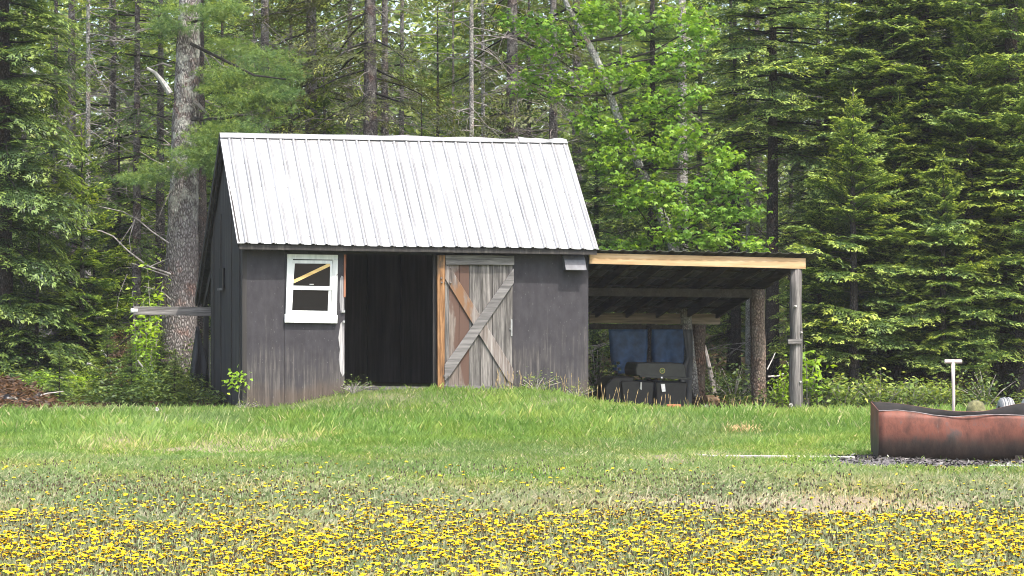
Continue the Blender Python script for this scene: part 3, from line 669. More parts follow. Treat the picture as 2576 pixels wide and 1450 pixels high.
# rear bay on the left: post, brace, dark lining, projecting board
rb = MB().box(.02, .10, 4.85, 4.93, 0, 1.5); rb.build('rear_post', 'gable', shed)
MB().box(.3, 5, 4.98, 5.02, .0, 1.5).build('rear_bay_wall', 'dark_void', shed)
a_, b_ = UZ(527, 690, 3.9), UZ(498, 757, 4.7)
MB().bar((.03, 3.9, a_[1]), (.03, 4.95, 1.45), .04, .13).build('brace', 'gable', shed)
pr = quad((336, 771), (545, 773), (545, 796), (336, 792), v=3.93); m = MB().prism(pr, 3.93, 3.97); ob = m.build('projecting_board', 'grey_rail', shed)
a_ = UZ(338, 782, 3.95); MB().tube([(UZ(329, 782, 3.95)[0], 3.95, a_[1]), (UZ(346, 782, 3.95)[0], 3.95, a_[1])], .035, 10).build('pipe_end', 'pipe_white', ob)
MB().box(-.02, .0, 3.80, 3.83, .35, .95).build('nailed_strip', 'grey_board', shed)
# window
wf = MB()
def fr(m, x0, y0, x1, y1, v0, v1, t=.5): return m.prism(quad((x0, y0), (x1, y0+(x1-x0)*.015), (x1-(y1-y0)*.012, y1+(x1-x0)*.015), (x0-(y1-y0)*.022, y1)), v0, v1, t)
fr(wf, 722, 640, 849, 652, -.035, -.002, .45); 
wf.prism(quad((722, 652), (736, 652), (731, 790), (718, 790)), -.035, -.002, .5); wf.prism(quad((836, 654), (849, 654), (846, 792), (832, 792)), -.035, -.002, .55)
win = wf.build('window', 'window_paint', shed)
MB().prism(quad((715, 791), (848, 793), (847, 814), (715, 812)), -.055, -.002, .6).build('sill', 'window_paint', win, bevel=.004)
sf = MB(); sf.prism(quad((737, 655), (835, 656), (835, 664), (737, 663)), -.026, -.002, .5).prism(quad((733, 719), (834, 721), (833, 731), (732, 729)), -.03, -.002, .55)
sf.prism(quad((736, 663), (741, 663), (737, 719), (733, 719)), -.024, -.002).prism(quad((830, 664), (836, 664), (834, 720), (829, 720)), -.024, -.002)
sf.prism(quad((732, 729), (737, 729), (734, 781), (730, 781)), -.022, -.002).prism(quad((826, 731), (833, 731), (831, 783), (824, 783)), -.022, -.002).prism(quad((730, 781), (831, 783), (831, 792), (730, 790)), -.026, -.002)
sf.build('sash', 'window_paint', win)
MB().prism(quad((737, 661), (834, 663), (828, 786), (731, 784)), -.012, -.003).build('pane', 'glass', win)
MB().prism(quad((735, 706), (828, 662), (832, 669), (739, 713)), -.021, -.013).build('lath', 'yellow_lath', win)
c = UZ(783, 716); MB().box(c[0]-.03, c[0]+.03, -.04, -.03, c[1]-.008, c[1]+.008).build('latch', 'metal_bit', win)
# doorway jambs with peeled paint
MB().prism(quad((865, 641), (871, 641), (869, 748), (864, 748)), -.012, -.001).build('jamb_trim', 'red_jamb', shed)
j = MB().prism(quad((855, 702), (859, 694), (864, 697), (866, 786), (857, 788), (854, 760)), -.006, -.001, .4)
j.prism(quad((856, 815), (862, 808), (866, 812), (866, 940), (862, 948), (856, 935), (852, 905), (855, 880), (851, 850)), -.006, -.001, .7)
j.build('bare_wood_patch', 'peeled_jamb', shed); c = UZ(862, 784); MB().box(c[0]-.02, c[0]+.03, -.03, -.004, c[1]-.015, c[1]+.015).box(c[0], c[0]+.025, -.035, -.006, c[1]-.16, c[1]-.13).build('hasp', 'metal_bit', shed)
MB().prism(quad((1088, 641), (1096, 641), (1096, 975), (1088, 975)), -.03, -.001).build('door_post', 'gable', shed)
m = MB().prism(quad((868, 972), (1095, 974), (1095, 984), (868, 982)), -.02, .06).build('threshold', 'grey_rail', shed)
# sliding plank door
seams = [(1113, 1113), (1127, 1126), (1153, 1151), (1178, 1177), (1207, 1206), (1236, 1236), (1270, 1269), (1287, 1285)]
dm = MB(); dv = (-.075, -.05)
for k, ((a, b), (c, d), t) in enumerate(zip(seams[:-1], seams[1:], (.4, .2, .3, .55, .7, .45, .6))):
    if k in (1, 2): continue
    dm.prism(quad((a+.5, 650), (c-.5, 650), (d-.5, 985), (b+.5, 985)), dv[0]+random.uniform(0, .006), dv[1], t)
door = dm.build('barn_door', 'grey_board', shed)
for k in (1, 2):
    (a, b), (c, d) = seams[k], seams[k+1]
    pl = MB().prism(quad((a+.5, 650), (c-.5, 650), (d-.5, 985), (b+.5, 985)), dv[0]+.002*k, dv[1], .3+.2*k).build('plank', 'stained_board', door)
    pl['label'] = 'plank with old reddish brown paint'
o = MB().prism(quad((1096, 643), (1116, 643), (1114, 985), (1097, 985)), -.105, -.05, .6).build('stile', 'orange_stile', door, bevel=.003); o['label'] = 'orange brown door stile'
MB().prism(quad((1117, 643), (1289, 644), (1289, 668), (1117, 667)), -.105, -.0755, .55).build('rail', 'grey_rail', door, bevel=.003)
MB().prism(quad((1112, 970), (1286, 971), (1286, 993), (1112, 992)), -.105, -.0755, .5).build('rail', 'grey_rail', door, bevel=.003)
woodmat('brace_back', (.06, .05, .045), (.16, .135, .12), (.29, .27, .255), 'z', 30, stain=((.17, .092, .048), .575))
woodmat('brace_front', (.05, .048, .047), (.13, .123, .12), (.24, .23, .22), 'x', 24)
MB().prism(quad((1117, 668), (1131, 676), (1287, 928), (1287, 966), (1273, 958), (1116, 702)), -.095, -.0755, .5).build('brace', 'brace_back', door, bevel=.003)
MB().prism(quad((1287, 676), (1288, 712), (1128, 945), (1114, 958), (1114, 918)), -.118, -.0965, .5).build('brace', 'brace_front', door, bevel=.003)
c = UZ(1283, 828); MB().box(c[0]-.005, c[0]+.012, -.09, -.06, c[1]-.10, c[1]+.14).box(c[0]-.03, c[0], -.09, -.07, c[1]-.006, c[1]+.006).build('handle', 'metal_bit', door)
bt = MB()
for x, y in ((1107, 711), (1116, 711), (1129, 711), (1113, 945), (1123, 945), (1106, 700)):
    c = UZ(x, y); bt.box(c[0]-.01, c[0]+.01, -.124, -.096, c[1]-.01, c[1]+.01)
bt.build('bolt', 'screw', door)
c = UZ(1303, 925); MB().bar((c[0], -.02, c[1]-.05), (c[0], -.02, c[1]+.06), .008, .008).bar((c[0], -.02, c[1]-.05), (c[0]-.02, -.02, c[1]-.055), .008, .008).build('hook', 'metal_bit', shed)
# hood near the eave
h0, h1, h2, h3 = UZ(1414, 642), UZ(1466, 642), UZ(1467, 681), UZ(1416, 680)
hm_ = MB(); hm_.add([(h0[0], -.002, h0[1]), (h1[0], -.002, h1[1]), (h2[0], -.002, h2[1]), (h3[0], -.002, h3[1]), (h0[0], -.06, h0[1]-.01), (h1[0], -.06, h1[1]-.01), (h2[0]+.005, -.17, h2[1]), (h3[0]-.005, -.17, h3[1]), (h0[0]-.003, -.12, h0[1]-.075), (h1[0]+.003, -.12, h1[1]-.075)],
    [(0, 4, 5, 1), (4, 8, 9, 5), (8, 7, 6, 9), (0, 3, 7, 8, 4), (1, 5, 9, 6, 2), (3, 2, 6, 7)])
hm_.build('vent_hood', 'grey_hood', shed, bevel=.004)
# ------------------------------------------------------------------ lean-to
def lz(u, v): return 2.235+.03*(8.5-u)/3.4-.225*(v+.05)
ls = MB(); nU = 19; vs = []
for v in (-.13, 1.9, 3.95):
    for i in range(nU*4+1):
        u = 5.12+i*(3.62/(nU*4)); vs.append((u, v, lz(u, v)+.035+(.022 if i % 4 == 2 else 0)))
n_ = nU*4+1; ls.add(vs, [(j*n_+i, j*n_+i+1, (j+1)*n_+i+1, (j+1)*n_+i) for j in range(2) for i in range(n_-1)])
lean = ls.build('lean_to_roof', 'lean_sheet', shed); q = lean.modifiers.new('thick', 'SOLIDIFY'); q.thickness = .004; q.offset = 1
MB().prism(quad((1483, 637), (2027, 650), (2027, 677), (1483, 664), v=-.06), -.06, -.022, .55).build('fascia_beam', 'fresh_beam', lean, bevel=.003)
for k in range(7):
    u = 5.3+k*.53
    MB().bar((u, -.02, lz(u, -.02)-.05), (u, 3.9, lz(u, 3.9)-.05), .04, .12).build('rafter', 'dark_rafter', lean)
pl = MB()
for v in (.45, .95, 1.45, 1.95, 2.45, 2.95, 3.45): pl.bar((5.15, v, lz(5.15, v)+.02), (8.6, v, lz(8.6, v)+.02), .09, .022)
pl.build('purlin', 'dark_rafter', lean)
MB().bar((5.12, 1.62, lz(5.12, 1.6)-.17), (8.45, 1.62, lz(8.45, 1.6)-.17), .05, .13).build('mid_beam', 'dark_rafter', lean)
MB().prism(quad((1483, 788), (1812, 790), (1812, 817), (1483, 813), v=3.66), 3.66, 3.70, .45).build('rear_beam', 'dull_beam', lean)
MB().prism(quad((1483, 815), (1742, 818), (1742, 830), (1483, 828), v=3.62), 3.62, 3.65, .3).build('rear_board', 'dark_rafter', lean)
def post(px_top, px_bot, wt, wb, ytop, v, mat, seg=7):
    ut, ub = U(px_top, v), U(px_bot, v); Yd = SHY+ub*ST+v*CT; zt = UZ(px_top, ytop, v)[1]
    gx, gy = SHX+ub*CT-v*ST, SHY+ub*ST+v*CT; zb = gz(gx, gy)-.1; rt, rb_ = wt/2/F*Yd, wb/2/F*Yd
    pts = [(ub+(ut-ub)*k/seg+.008*math.sin(k*2.1), v, zb+(zt-zb)*k/seg) for k in range(seg+1)]
    return MB().tube(pts, [rb_+(rt-rb_)*k/seg for k in range(seg+1)], 12, wob=.06)
p1 = post(2002, 2003, 29, 36, 676, .03, None).build('post', 'grey_board', lean, True); p1['label'] = 'grey barkless corner post with a small block nailed on'
post(1905, 1910, 36, 40, 728, 1.62, None).build('post', 'post_bark', lean, True)
post(1758, 1758, 34, 34, 817, 3.68, None).build('post', 'post_bark', lean, True)
MB().tube([(U(1632, 3.6), 3.6, -.3), (U(1632, 3.6), 3.6, UZ(1632, 820, 3.6)[1])], .045, 8).build('post', 'dark_bark', lean, True)
MB().prism(quad((1983, 853), (2018, 854), (2018, 867), (1983, 866), v=-.09), -.09, -.055).build('block', 'grey_rail', p1)
kn = MB()
for y in (772, 838, 962):
    z = UZ(2000, y, 0)[1]; u = U(2003+random.uniform(-9, 9), 0); kn.tube([(u, -.04, z), (u, -.10, z+.01)], [.022, .014], 7)
kn.build('knot', 'silver_wood', p1)
# ------------------------------------------------------------------ things under and beside the shelter
def shedloc(u, v, z=None):
    X, Y = SHX+u*CT-v*ST, SHY+u*ST+v*CT; return (X, Y, gz(X, Y) if z is None else z)
def drape(name, label, cat, outl, v, mat, fold=.03, nseg=14, ncol=10, holes=None, group=None):
    """hanging cloth; outl: list of (y, xleft, xright) in pixels on the plane at depth v, top to bottom"""
    e = UZ(outl[0][1], outl[0][0], v); loc = shedloc(e[0], v, e[1]); m = MB(); vs = []
    for i in range(nseg+1):
        k = i/nseg*(len(outl)-1); j = min(int(k), len(outl)-2); f = k-j
        y, xl, xr = [outl[j][q]*(1-f)+outl[j+1][q]*f for q in range(3)]
        for c_ in range(ncol+1):
            s = c_/ncol; u, z = UZ(xl+(xr-xl)*s, y, v); vs.append((u-e[0], fold*math.sin(s*11+i*.25)*(.3+i/nseg)+.4*fold*math.sin(s*23+2), z-e[1]))
    fs = [(i*(ncol+1)+c_, i*(ncol+1)+c_+1, (i+1)*(ncol+1)+c_+1, (i+1)*(ncol+1)+c_) for i in range(nseg) for c_ in range(ncol) if not (holes and holes(i, c_))]
    m.add(vs, fs); o = m.build(name, mat, smooth=True); o.location = loc; o.rotation_euler = (0, 0, TH)
    q = o.modifiers.new('thick', 'SOLIDIFY'); q.thickness = .006
    return tag(o, label, cat, group)
drape('tarp', 'torn blue tarp with ragged lower edge hanging at the back of the lean-to', 'tarp', [(829, 1531, 1628), (870, 1535, 1628), (905, 1538, 1629), (940, 1545, 1629)], 3.58, 'blue_tarp', holes=lambda i, c: (c in (0, 1) and i > 9 and (i+c) % 2) or (i > 11 and c in (4, 5, 6)))
drape('tarp', 'smooth blue tarp hanging behind the black cart lid beside the bark post', 'tarp', [(829, 1640, 1722), (870, 1640, 1722), (940, 1641, 1720)], 3.58, 'blue_tarp')
drape('tarp', 'dark grey tarp curtain hanging down to the ground between cart and bark post', 'tarp', [(829, 1718, 1742), (900, 1728, 1742), (930, 1712, 1742), (1040, 1700, 1742)], 3.3, 'grey_tarp')
drape('tarp', 'black sheeting gathered to a point and draped down the shed rear corner', 'tarp', [(822, 494, 500), (860, 490, 506), (905, 484, 521), (950, 478, 527), (1010, 468, 528)], 4.35, 'black_tarp', fold=.06)
# black collection cart with hinged lid
vC = 1.15; uc, zc = UZ(1650, 1040, vC); lc = shedloc(uc, vC)
cart = thing('yard_cart', 'black plastic yard cart with lid and round yellow emblem parked under the lean-to', 'cart', lc, TH)
def cq(*pts): return [(UZ(x, y, vC)[0]-uc, UZ(x, y, vC)[1]-lc[2]) for x, y in pts]
MB().prism(cq((1562, 958), (1646, 960), (1641, 1052), (1570, 1052)), 0, .62).build('bin', 'black_plastic', cart, bevel=.02)
MB().prism(cq((1650, 960), (1730, 962), (1722, 1052), (1652, 1052)), 0, .62).build('bin', 'black_plastic', cart, bevel=.02)
lid = MB().prism(cq((1603, 913), (1715, 914), (1725, 922), (1726, 952), (1600, 947), (1597, 930)), -.02, .55).build('lid', 'lid_plastic', cart, bevel=.018)
MB().prism(cq((1606, 943), (1735, 951), (1735, 956), (1606, 949)), -.06, -.021).build('rim', 'lid_plastic', lid, bevel=.004)
MB().prism(cq((1524, 972), (1545, 950), (1598, 948), (1606, 1052), (1524, 1052)), .045, .6).build('wheel_guard', 'black_plastic', cart, bevel=.02)
ec = cq((1665, 933))[0]; er = .045
em = MB(); N_ = 20
ring = [(ec[0]+er*math.cos(6.283*i/N_), ec[1]+er*math.sin(6.283*i/N_)) for i in range(N_)]; inn = [(ec[0]+er*.78*math.cos(6.283*i/N_), ec[1]+er*.78*math.sin(6.283*i/N_)) for i in range(N_)]
em.add([(x, -.026, z) for x, z in ring]+[(x, -.026, z) for x, z in inn], [(i, (i+1) % N_, (i+1) % N_+N_, i+N_) for i in range(N_)])
emb = em.build('emblem', 'emblem_yellow', lid); q = emb.modifiers.new('thick', 'SOLIDIFY'); q.thickness = .006
MB().prism(inn, -.0235, -.0205).build('disc', 'emblem_green', emb)
deer = [(-.55, -.35), (-.30, -.10), (-.05, -.12), (.15, -.40), (.25, -.38), (.12, -.05), (.35, .10), (.62, .02), (.66, .10), (.40, .25), (.28, .55), (.18, .35), (-.02, .58), (.10, .25), (-.30, .12), (-.58, -.10)]
MB().prism([(ec[0]+a*er*.72, ec[1]+b*er*.72) for a, b in deer], -.0275, -.024).build('leaping_deer', 'emblem_yellow', emb)
MB().prism(cq((1661, 966), (1671, 966), (1673, 985), (1664, 986)), -.03, -.024).build('tag', 'tag_white', cart)
MB().prism(cq((1610, 962), (1613, 962), (1613, 981), (1609, 979)), -.03, -.004).build('clip', 'metal_bit', cart)
o = cq((1661, 950))[0]; MB().box(o[0]-.012, o[0]+.012, -.075, -.061, o[1]-.012, o[1]+.012).build('latch', 'tag_white', cart)
def log(label, x, y, v, l, r_, rz, mat='cut_wood', cat='log', name='firewood_log', group=None):
    u, z = UZ(x, y, v); X, Y, g = shedloc(u, v); m = MB().tube([(-l/2, 0, r_), (-l/4, 0, r_*1.05), (l/4, 0, r_), (l/2, 0, r_)], r_, 9, wob=.1)
    o = m.build(name, mat, bevel=.004); o.location = (X, Y, g); o.rotation_euler = (0, 0, rz); return tag(o, label, cat, group)
log('orange split log lying at the foot of the rear bark post', 1790, 1025, 3.3, .22, .08, TH+.2)
log('small cut log end resting in front of the other log by the rear post', 1798, 1030, 2.9, .13, .055, TH+1.1)
log('rusty red clay pipe piece in the grass before the black cart', 1695, 1040, .75, .22, .035, TH, 'brick_red', 'pipe', 'clay_pipe')
log('dark round pipe end by the base of the rear post', 1752, 1035, 1.2, .09, .04, TH+1.4, 'stone_brown', 'pipe', 'clay_pipe')
b = MB().box(-.07, .07, -.08, .08, 0, .13).build('concrete_block', 'stone_grey', bevel=.01); b.location = P(520, 1018, 34.2).x, 34.2, gz(P(520, 1018, 34.2).x, 34.2); tag(b, 'grey concrete block under the shed rear corner beside the black sheeting', 'block')
# ------------------------------------------------------------------ fire tank and what stands behind it
tk = thing('tank_trough', 'rusty red half oil tank used as fire trough, standing on bare ash ground', 'fire trough', (0, 0, 0))
TL, TW = 2.15, .66; ta = R(-3); ox, oy = P(2211, 1152, 20.75).x, 20.75
tk.location = (ox, oy, gz(ox, oy)-.02); tk.rotation_euler = (0, 0, ta)
pf = [(.05, .0), (.012, .06), (-.02, .14), (-.03, .23), (-.028, .32), (-.02, .40), (0, 1.0)]
def rimf(x): return .475-.045*sm(x, .05, .75)+.03*sm(x, 1.1, 2.0)+.012*math.sin(x*7)
def rimb(x): return .535-.095*sm(x, .03, .95)+.085*sm(x, 1.05, 1.55)
NX = 40; vs = []; full = []
for i in range(NX+1):
    x = TL*i/NX; dent = -.02*math.exp(-((x-.85)/.22)**2)+.008*math.sin(x*5)
    sec = [(-.0+w_+(dent*-1 if z_ < .9 else 0), z_) for w_, z_ in pf]
    rf, rbk = float(rimf(x)), float(rimb(x)); front = [(w_-dent*min(1, z_*3), min(z_, rf)*(1 if z_ < .9 else 1)) for w_, z_ in pf[:-1]]+[(-.005-dent*.5, rf)]
    back = [(TW-w_, z_) for w_, z_ in pf[:-1]]+[(TW, rbk)]
    loop = front[::-1]+[(.2, -.035), (.33, -.045), (.46, -.035)]+back
    full.append(loop); vs += [(x, w_, z_) for w_, z_ in loop]
nl = len(full[0]); m = MB().add(vs, [(i*nl+j, i*nl+j+1, (i+1)*nl+j+1, (i+1)*nl+j) for i in range(NX) for j in range(nl-1)])
body = m.build('body', 'rust', tk, True); body.data.materials.append(M['soot']); q = body.modifiers.new('thick', 'SOLIDIFY'); q.thickness = .008; q.offset = -1 ; q.material_offset = 1
for x, nm in ((0.0, 'end_plate'), (TL, 'end_plate')):
    lp = full[0] if x == 0 else full[-1]; m = MB(); sx = -.006 if x == 0 else .006
    m.add([(x+sx*0, w_, z_) for w_, z_ in lp], [tuple(range(nl))]); o = m.build(nm, 'rust', tk); q = o.modifiers.new('thick', 'SOLIDIFY'); q.thickness = .008; q.offset = 0
MB().tube([(TL*i/12, -.008-.0*i, float(rimf(TL*i/12))) for i in range(13)], .0045, 5).build('rim', 'worn_steel', tk)
MB().box(1.32, 1.40, .02, .10, -.03, .10).box(.12, .2, .05, .1, -.03, .06).build('foot', 'rust', tk)
Ys = 21.75; p = P(2398, 910, Ys); g = gz(p.x, Ys); sp = thing('spade', 'upright spade with pale wooden T handle stuck in the ground behind the rusty trough', 'spade', (p.x, Ys, g))
h = p.z-g; MB().tube([(.0, 0, .22), (.004, 0, h*.6), (0, 0, h*.8), (-.002, 0, h-.01)], [.016, .016, .018, .021], 10).build('shaft', 'tool_handle', sp, True)
MB().tube([(-.088, 0, h), (0, -.0, h), (.088, 0, h)], .021, 10).build('grip', 'tool_handle', sp, bevel=.003)
bl = MB(); bl.add([(-.09, 0, .26), (.09, 0, .26), (.085, .02, .05), (0, .025, -.03), (-.085, .02, .05)], [(0, 1, 2, 3, 4)]); o = bl.build('blade', 'soot', sp); q = o.modifiers.new('thick', 'SOLIDIFY'); q.thickness = .004
def rock(name, label, cat, loc, size, mat, seed, group=None, sub=3):
    r2 = random.Random(seed); import bmesh
    bm = bmesh.new(); bmesh.ops.create_icosphere(bm, subdivisions=sub, radius=1)
    ph = [r2.uniform(0, 6) for _ in range(6)]
    for v in bm.verts:
        c = v.co; k = 1+.13*math.sin(3*c.x+ph[0])+.12*math.sin(4*c.y+ph[1])+.1*math.sin(5*c.z+2*c.x+ph[2])+.05*math.sin(9*c.x+7*c.y+ph[3]); v.co = Vector((c.x*size[0]*k, c.y*size[1]*k, max(c.z, -.5)*size[2]*k))
    me = bpy.data.meshes.new(name); bm.to_mesh(me); bm.free(); me.materials.append(M[mat]); me.polygons.foreach_set('use_smooth', [True]*len(me.polygons))
    o = link(name, me, None, loc); o.rotation_euler = (0, 0, r2.uniform(0, 6)); return tag(o, label, cat, group)
p = P(2455, 1030, 23); st_ = MB().lathe([(.10, 0), (.11, .2), (.105, .36), (.08, .43), (.03, .455)], 14); o = st_.build('stump', 'moss', smooth=True); o.location = (p.x, 23, gz(p.x, 23)); tag(o, 'short mossy stump with rounded top behind the trough by the spade', 'stump')
def tyre(x, Y, label, rz):
    p = P(x, 1020, Y); ro, wd = .235, .155; e = thing('tyre', label, 'tyre', (p.x, Y, gz(p.x, Y)+ro), rz, 'ribbed tyres standing behind the trough'); m = MB()
    pro = [(-.5, .62), (-.52, .8), (-.42, .94), (-.34, 1.0), (-.30, .965), (-.24, .965), (-.20, 1.02), (-.12, 1.02), (-.09, .98), (-.03, .98), (0, 1.025), (.03, .98), (.09, .98), (.12, 1.02), (.20, 1.02), (.24, .965), (.30, .965), (.34, 1.0), (.42, .94), (.52, .8), (.5, .62)]
    n_ = 40; vs = [(a*wd, math.cos(6.283*i/n_)*r_*ro, math.sin(6.283*i/n_)*r_*ro) for i in range(n_) for a, r_ in pro]; k = len(pro)
    m.add(vs, [(i*k+j, i*k+j+1, ((i+1) % n_)*k+j+1, ((i+1) % n_)*k+j) for i in range(n_) for j in range(k-1)]); m.build('tread', 'tread', e)
    MB().tube([(-.45*wd, 0, 0), (.45*wd, 0, 0)], ro*.63, 24).build('rim', 'soot', e)
tyre(2531, 23.2, 'grey ribbed tyre standing edge-on behind the dip in the trough rim', R(-3))
tyre(2590, 22.9, 'grey ribbed tyre half cut off by the photo edge behind the trough', R(-3))
def plank(label, x0, y0, x1, y1, w_, h_, mat='white_plank', name='plank', cat='plank', lift=0.0, Yo=0.0):
    a = pxg(x0, y0); b2 = pxg(x1, y1); A = Vector((a[0], a[1]+Yo, gz(*a)+h_/2+lift)); B_ = Vector((b2[0], b2[1]+Yo, gz(*b2)+h_/2+lift)); m = MB().bar(A-A, B_-A, w_, h_)
    o = m.build(name, mat, bevel=.004); o.location = A; return tag(o, label, cat)
plank('long white weathered plank edging the ash ground before the trough', 1812, 1160, 2150, 1162, .06, .022)
plank('short broken white plank end at the start of the ash edging', 1745, 1157, 1806, 1161, .06, .02)
plank('pale flat board lying beside the trough foot at the photo edge', 2490, 1184, 2600, 1188, .12, .03)
# rubble heap at the wood edge
RUB = [('large brown boulder topping the rubble heap at the wood edge', 12, 985, 31.2, (.26, .22, .2), 'stone_brown'), ('tall dull reddish brown stone peeping out behind the rubble heap', 8, 962, 31.7, (.2, .16, .34), 'stone_red'), ('dark blocky stone in the middle of the rubble heap', 52, 985, 31.1, (.15, .15, .19), 'stone_dark'),
       ('grey stone at the foot of the rubble heap beside the black bag', 62, 1003, 30.7, (.11, .1, .09), 'stone_grey'), ('brown stone half buried in the fern bank by the wood scraps', 112, 1012, 30.6, (.13, .12, .10), 'stone_brown'), ('small round pale stone beyond the end of the wood scraps', 190, 1037, 29.9, (.07, .06, .05), 'stone_grey')]
for i, (lb, x, y, Y, s, mt) in enumerate(RUB):
    p = P(x, y, Y); rock('stone', lb, 'stone', (p.x, Y, gz(p.x, Y)+s[2]*.3), s, mt, 70+i, 'stones of the rubble heap')
for i, (lb, x, y, Y, s, mt) in enumerate((('flat brown stone at the lawn edge before the plastic bag', 48, 1030, 30.0, (.10, .08, .05), 'stone_brown'), ('small dark stone between the bag and the board scraps', 80, 1026, 30.2, (.07, .06, .06), 'stone_dark'), ('little reddish brown stone beside the wood chunk', 92, 1022, 30.3, (.06, .05, .05), 'stone_red'),
       ('brown stone upper in the heap next to the tall reddish one', 34, 968, 31.5, (.14, .12, .12), 'stone_brown'), ('pale grey stone at the very edge of the photo low in the heap', 2, 1026, 30.1, (.09, .08, .07), 'stone_grey'))):
    p = P(x, y, Y); rock('stone', lb, 'stone', (p.x, Y, gz(p.x, Y)+s[2]*.3+(.25 if y < 980 else 0)), s, mt, 170+i, 'stones of the rubble heap')
p = P(25, 1015, 30.6); rock('plastic_bag', 'crumpled black plastic bag at the foot of the rubble heap', 'bag', (p.x, 30.6, gz(p.x, 30.6)+.06), (.17, .14, .12), 'black_bag', 91)
def stick(label, pts, Y, r_, mat='silver_wood', name='stick', cat='stick', dy=0.1, group=None):
    v = [P(x, y, Y+dy*i) for i, (x, y) in enumerate(pts)]; o0 = v[0].copy(); m = MB().tube([q-o0 for q in v], [r_*.72*(1-.5*i/max(1, len(v)-1)) for i in range(len(v))], 6, wob=.25); o = m.build(name, mat); o.location = o0; return tag(o, label, cat, group)
stick('dark brown bark slab leaning on the rubble heap', [(60, 1016), (84, 1004), (100, 990)], 30.5, .06, 'dark_bark', 'bark_slab', 'bark slab')
stick('thin dark branch poking out of the rubble towards the ferns', [(70, 1004), (120, 990), (160, 985)], 30.7, .018, 'grey_twig')
stick('flat pale split board lying on the rubble at the lawn edge', [(95, 1038), (150, 1030), (196, 1036)], 29.9, .03, 'cut_wood', 'wood_scrap', 'wood scrap')
stick('thin reddish wood scrap lying across the pale board', [(110, 1030), (150, 1024), (180, 1027)], 30.1, .022, 'stained_board', 'wood_scrap', 'wood scrap')
stick('short white wood chunk at the end of the board scraps', [(102, 1036), (125, 1034)], 29.8, .05, 'silver_wood', 'wood_scrap', 'wood scrap')
stick('pale curled branch bit sticking out of the black bag', [(28, 1000), (42, 1004), (46, 1018)], 30.3, .025)
stick('long bleached stick leaning out of the sunny ferns', [(256, 882), (272, 902), (298, 930)], 33.2, .028)
stick('bleached bent stick lower in the ferns beside the long one', [(220, 915), (238, 922), (252, 935)], 32.9, .025)
stick('short bleached stick low in the ferns above the rubble', [(176, 932), (193, 946)], 32.6, .022)
stick('pale crooked twig over the dark ferns near the rubble', [(152, 950), (168, 956), (183, 964)], 32.3, .018)
stick('pale broken stick crossing the orange dead boughs', [(345, 906), (360, 925), (372, 936)], 33.3, .02)
stick('white dead stick beside the bark post of the lean-to', [(1932, 948), (1958, 946), (1972, 940)], 34.2, .02)
stick('thin pale stick slanting up behind the bark post', [(1930, 930), (1945, 900), (1950, 888)], 34.4, .016)
stick('weathered grey pole leaning behind the rear post', [(1800, 1005), (1788, 940), (1772, 870)], 36.6, .07, 'grey_twig', 'leaning_pole', 'pole')
stick('arched straw coloured grass stem in front of the corner post', [(1932, 1048), (1965, 1034), (2003, 1031), (2025, 1038), (2032, 1048)], 29.4, .009, 'straw', 'grass_stem', 'grass stem', 0)
# ------------------------------------------------------------------ the big white pine beside the shed
def pxtrunk(pts, Y, loc, bark, name='trunk', n=14, wob=.05, cut=None):
    """trunk through pixel centres (x, y, width) at depth Y, as real 3D tube relative to loc"""
    pp, rr = [], []
    for x, y, wd in pts: pp.append(P(x, y, Y)-Vector(loc)); rr.append(wd/2/F*Y)
    P2, R2 = [], []
    for i in range(len(pp)-1):
        for k in range(4): P2.append(pp[i].lerp(pp[i+1], k/4)); R2.append((rr[i]+(rr[i+1]-rr[i])*k/4)*(1+.02*math.sin(i*3+k*2)))
    P2.append(pp[-1]); R2.append(rr[-1])
    return MB().tube(P2, R2, n, wob=wob)
def tufts(c, rad, n_, nl=11, L=.095, wd=.0065, up=.35):
    """long soft needles in brushes scattered through an ellipsoid"""
    nb_ = max(5, n_//26); cl = randunit(nb_)*rng.random((nb_, 1))**.45*np.array(rad); k_ = rng.integers(nb_, size=n_)
    q = cl[k_]+rng.normal(size=(n_, 3))*np.array([.13, .13, .035])+np.array(c)
    ax = nrm(rng.normal(size=(n_, 3))*np.array([1, 1, .5])+np.array([0, 0, up])+(q-np.array(c))/np.array(rad)*.9)
    D = nrm(ax[:, None]+rng.normal(scale=.55, size=(n_, nl, 3))).reshape(-1, 3); B = np.repeat(q, nl, 0)
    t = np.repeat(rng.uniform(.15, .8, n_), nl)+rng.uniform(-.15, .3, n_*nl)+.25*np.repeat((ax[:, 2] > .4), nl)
    return dia(B, D, sideof(D), L*rng.uniform(.7, 1.2, len(D)), wd, .15), t
Yp = 36.8; bp = P(446, 985, Yp); lp = (bp.x, Yp, gz(bp.x, Yp))
pine = thing('pine_tree', 'big white pine with thick grey trunk and soft feathery boughs beside the shed', 'tree', lp)
pxtrunk([(444, 1010, 112), (446, 930, 100), (451, 780, 90), (459, 600, 80), (464, 470, 73), (466, 300, 66), (472, 150, 60), (478, 0, 54), (486, -300, 46), (492, -900, 28)], Yp, lp, None).build('trunk', 'lichen_bark', pine, True)
FV, FT = [], []
BL_ = [(640, 215, 115, 50, -.4), (690, 165, 70, 42, -.2), (600, 120, 80, 35, .3), (560, 190, 60, 35, -.6), (620, 290, 110, 42, -.7), (560, 340, 80, 26, -.9), (540, 385, 55, 30, -1.0), (490, 415, 70, 26, -1.1), (400, 440, 75, 22, -1.0), (340, 455, 40, 14, -1.0), (470, 50, 95, 34, -.6), (560, 35, 60, 25, -.5),
       (425, 75, 30, 24, -.4), (670, 235, 75, 45, -.5), (590, 240, 60, 38, -.6), (520, 350, 45, 25, -1.0), (600, 330, 40, 20, -.9), (470, 385, 40, 20, -1.1), (720, 190, 40, 26, 0)]
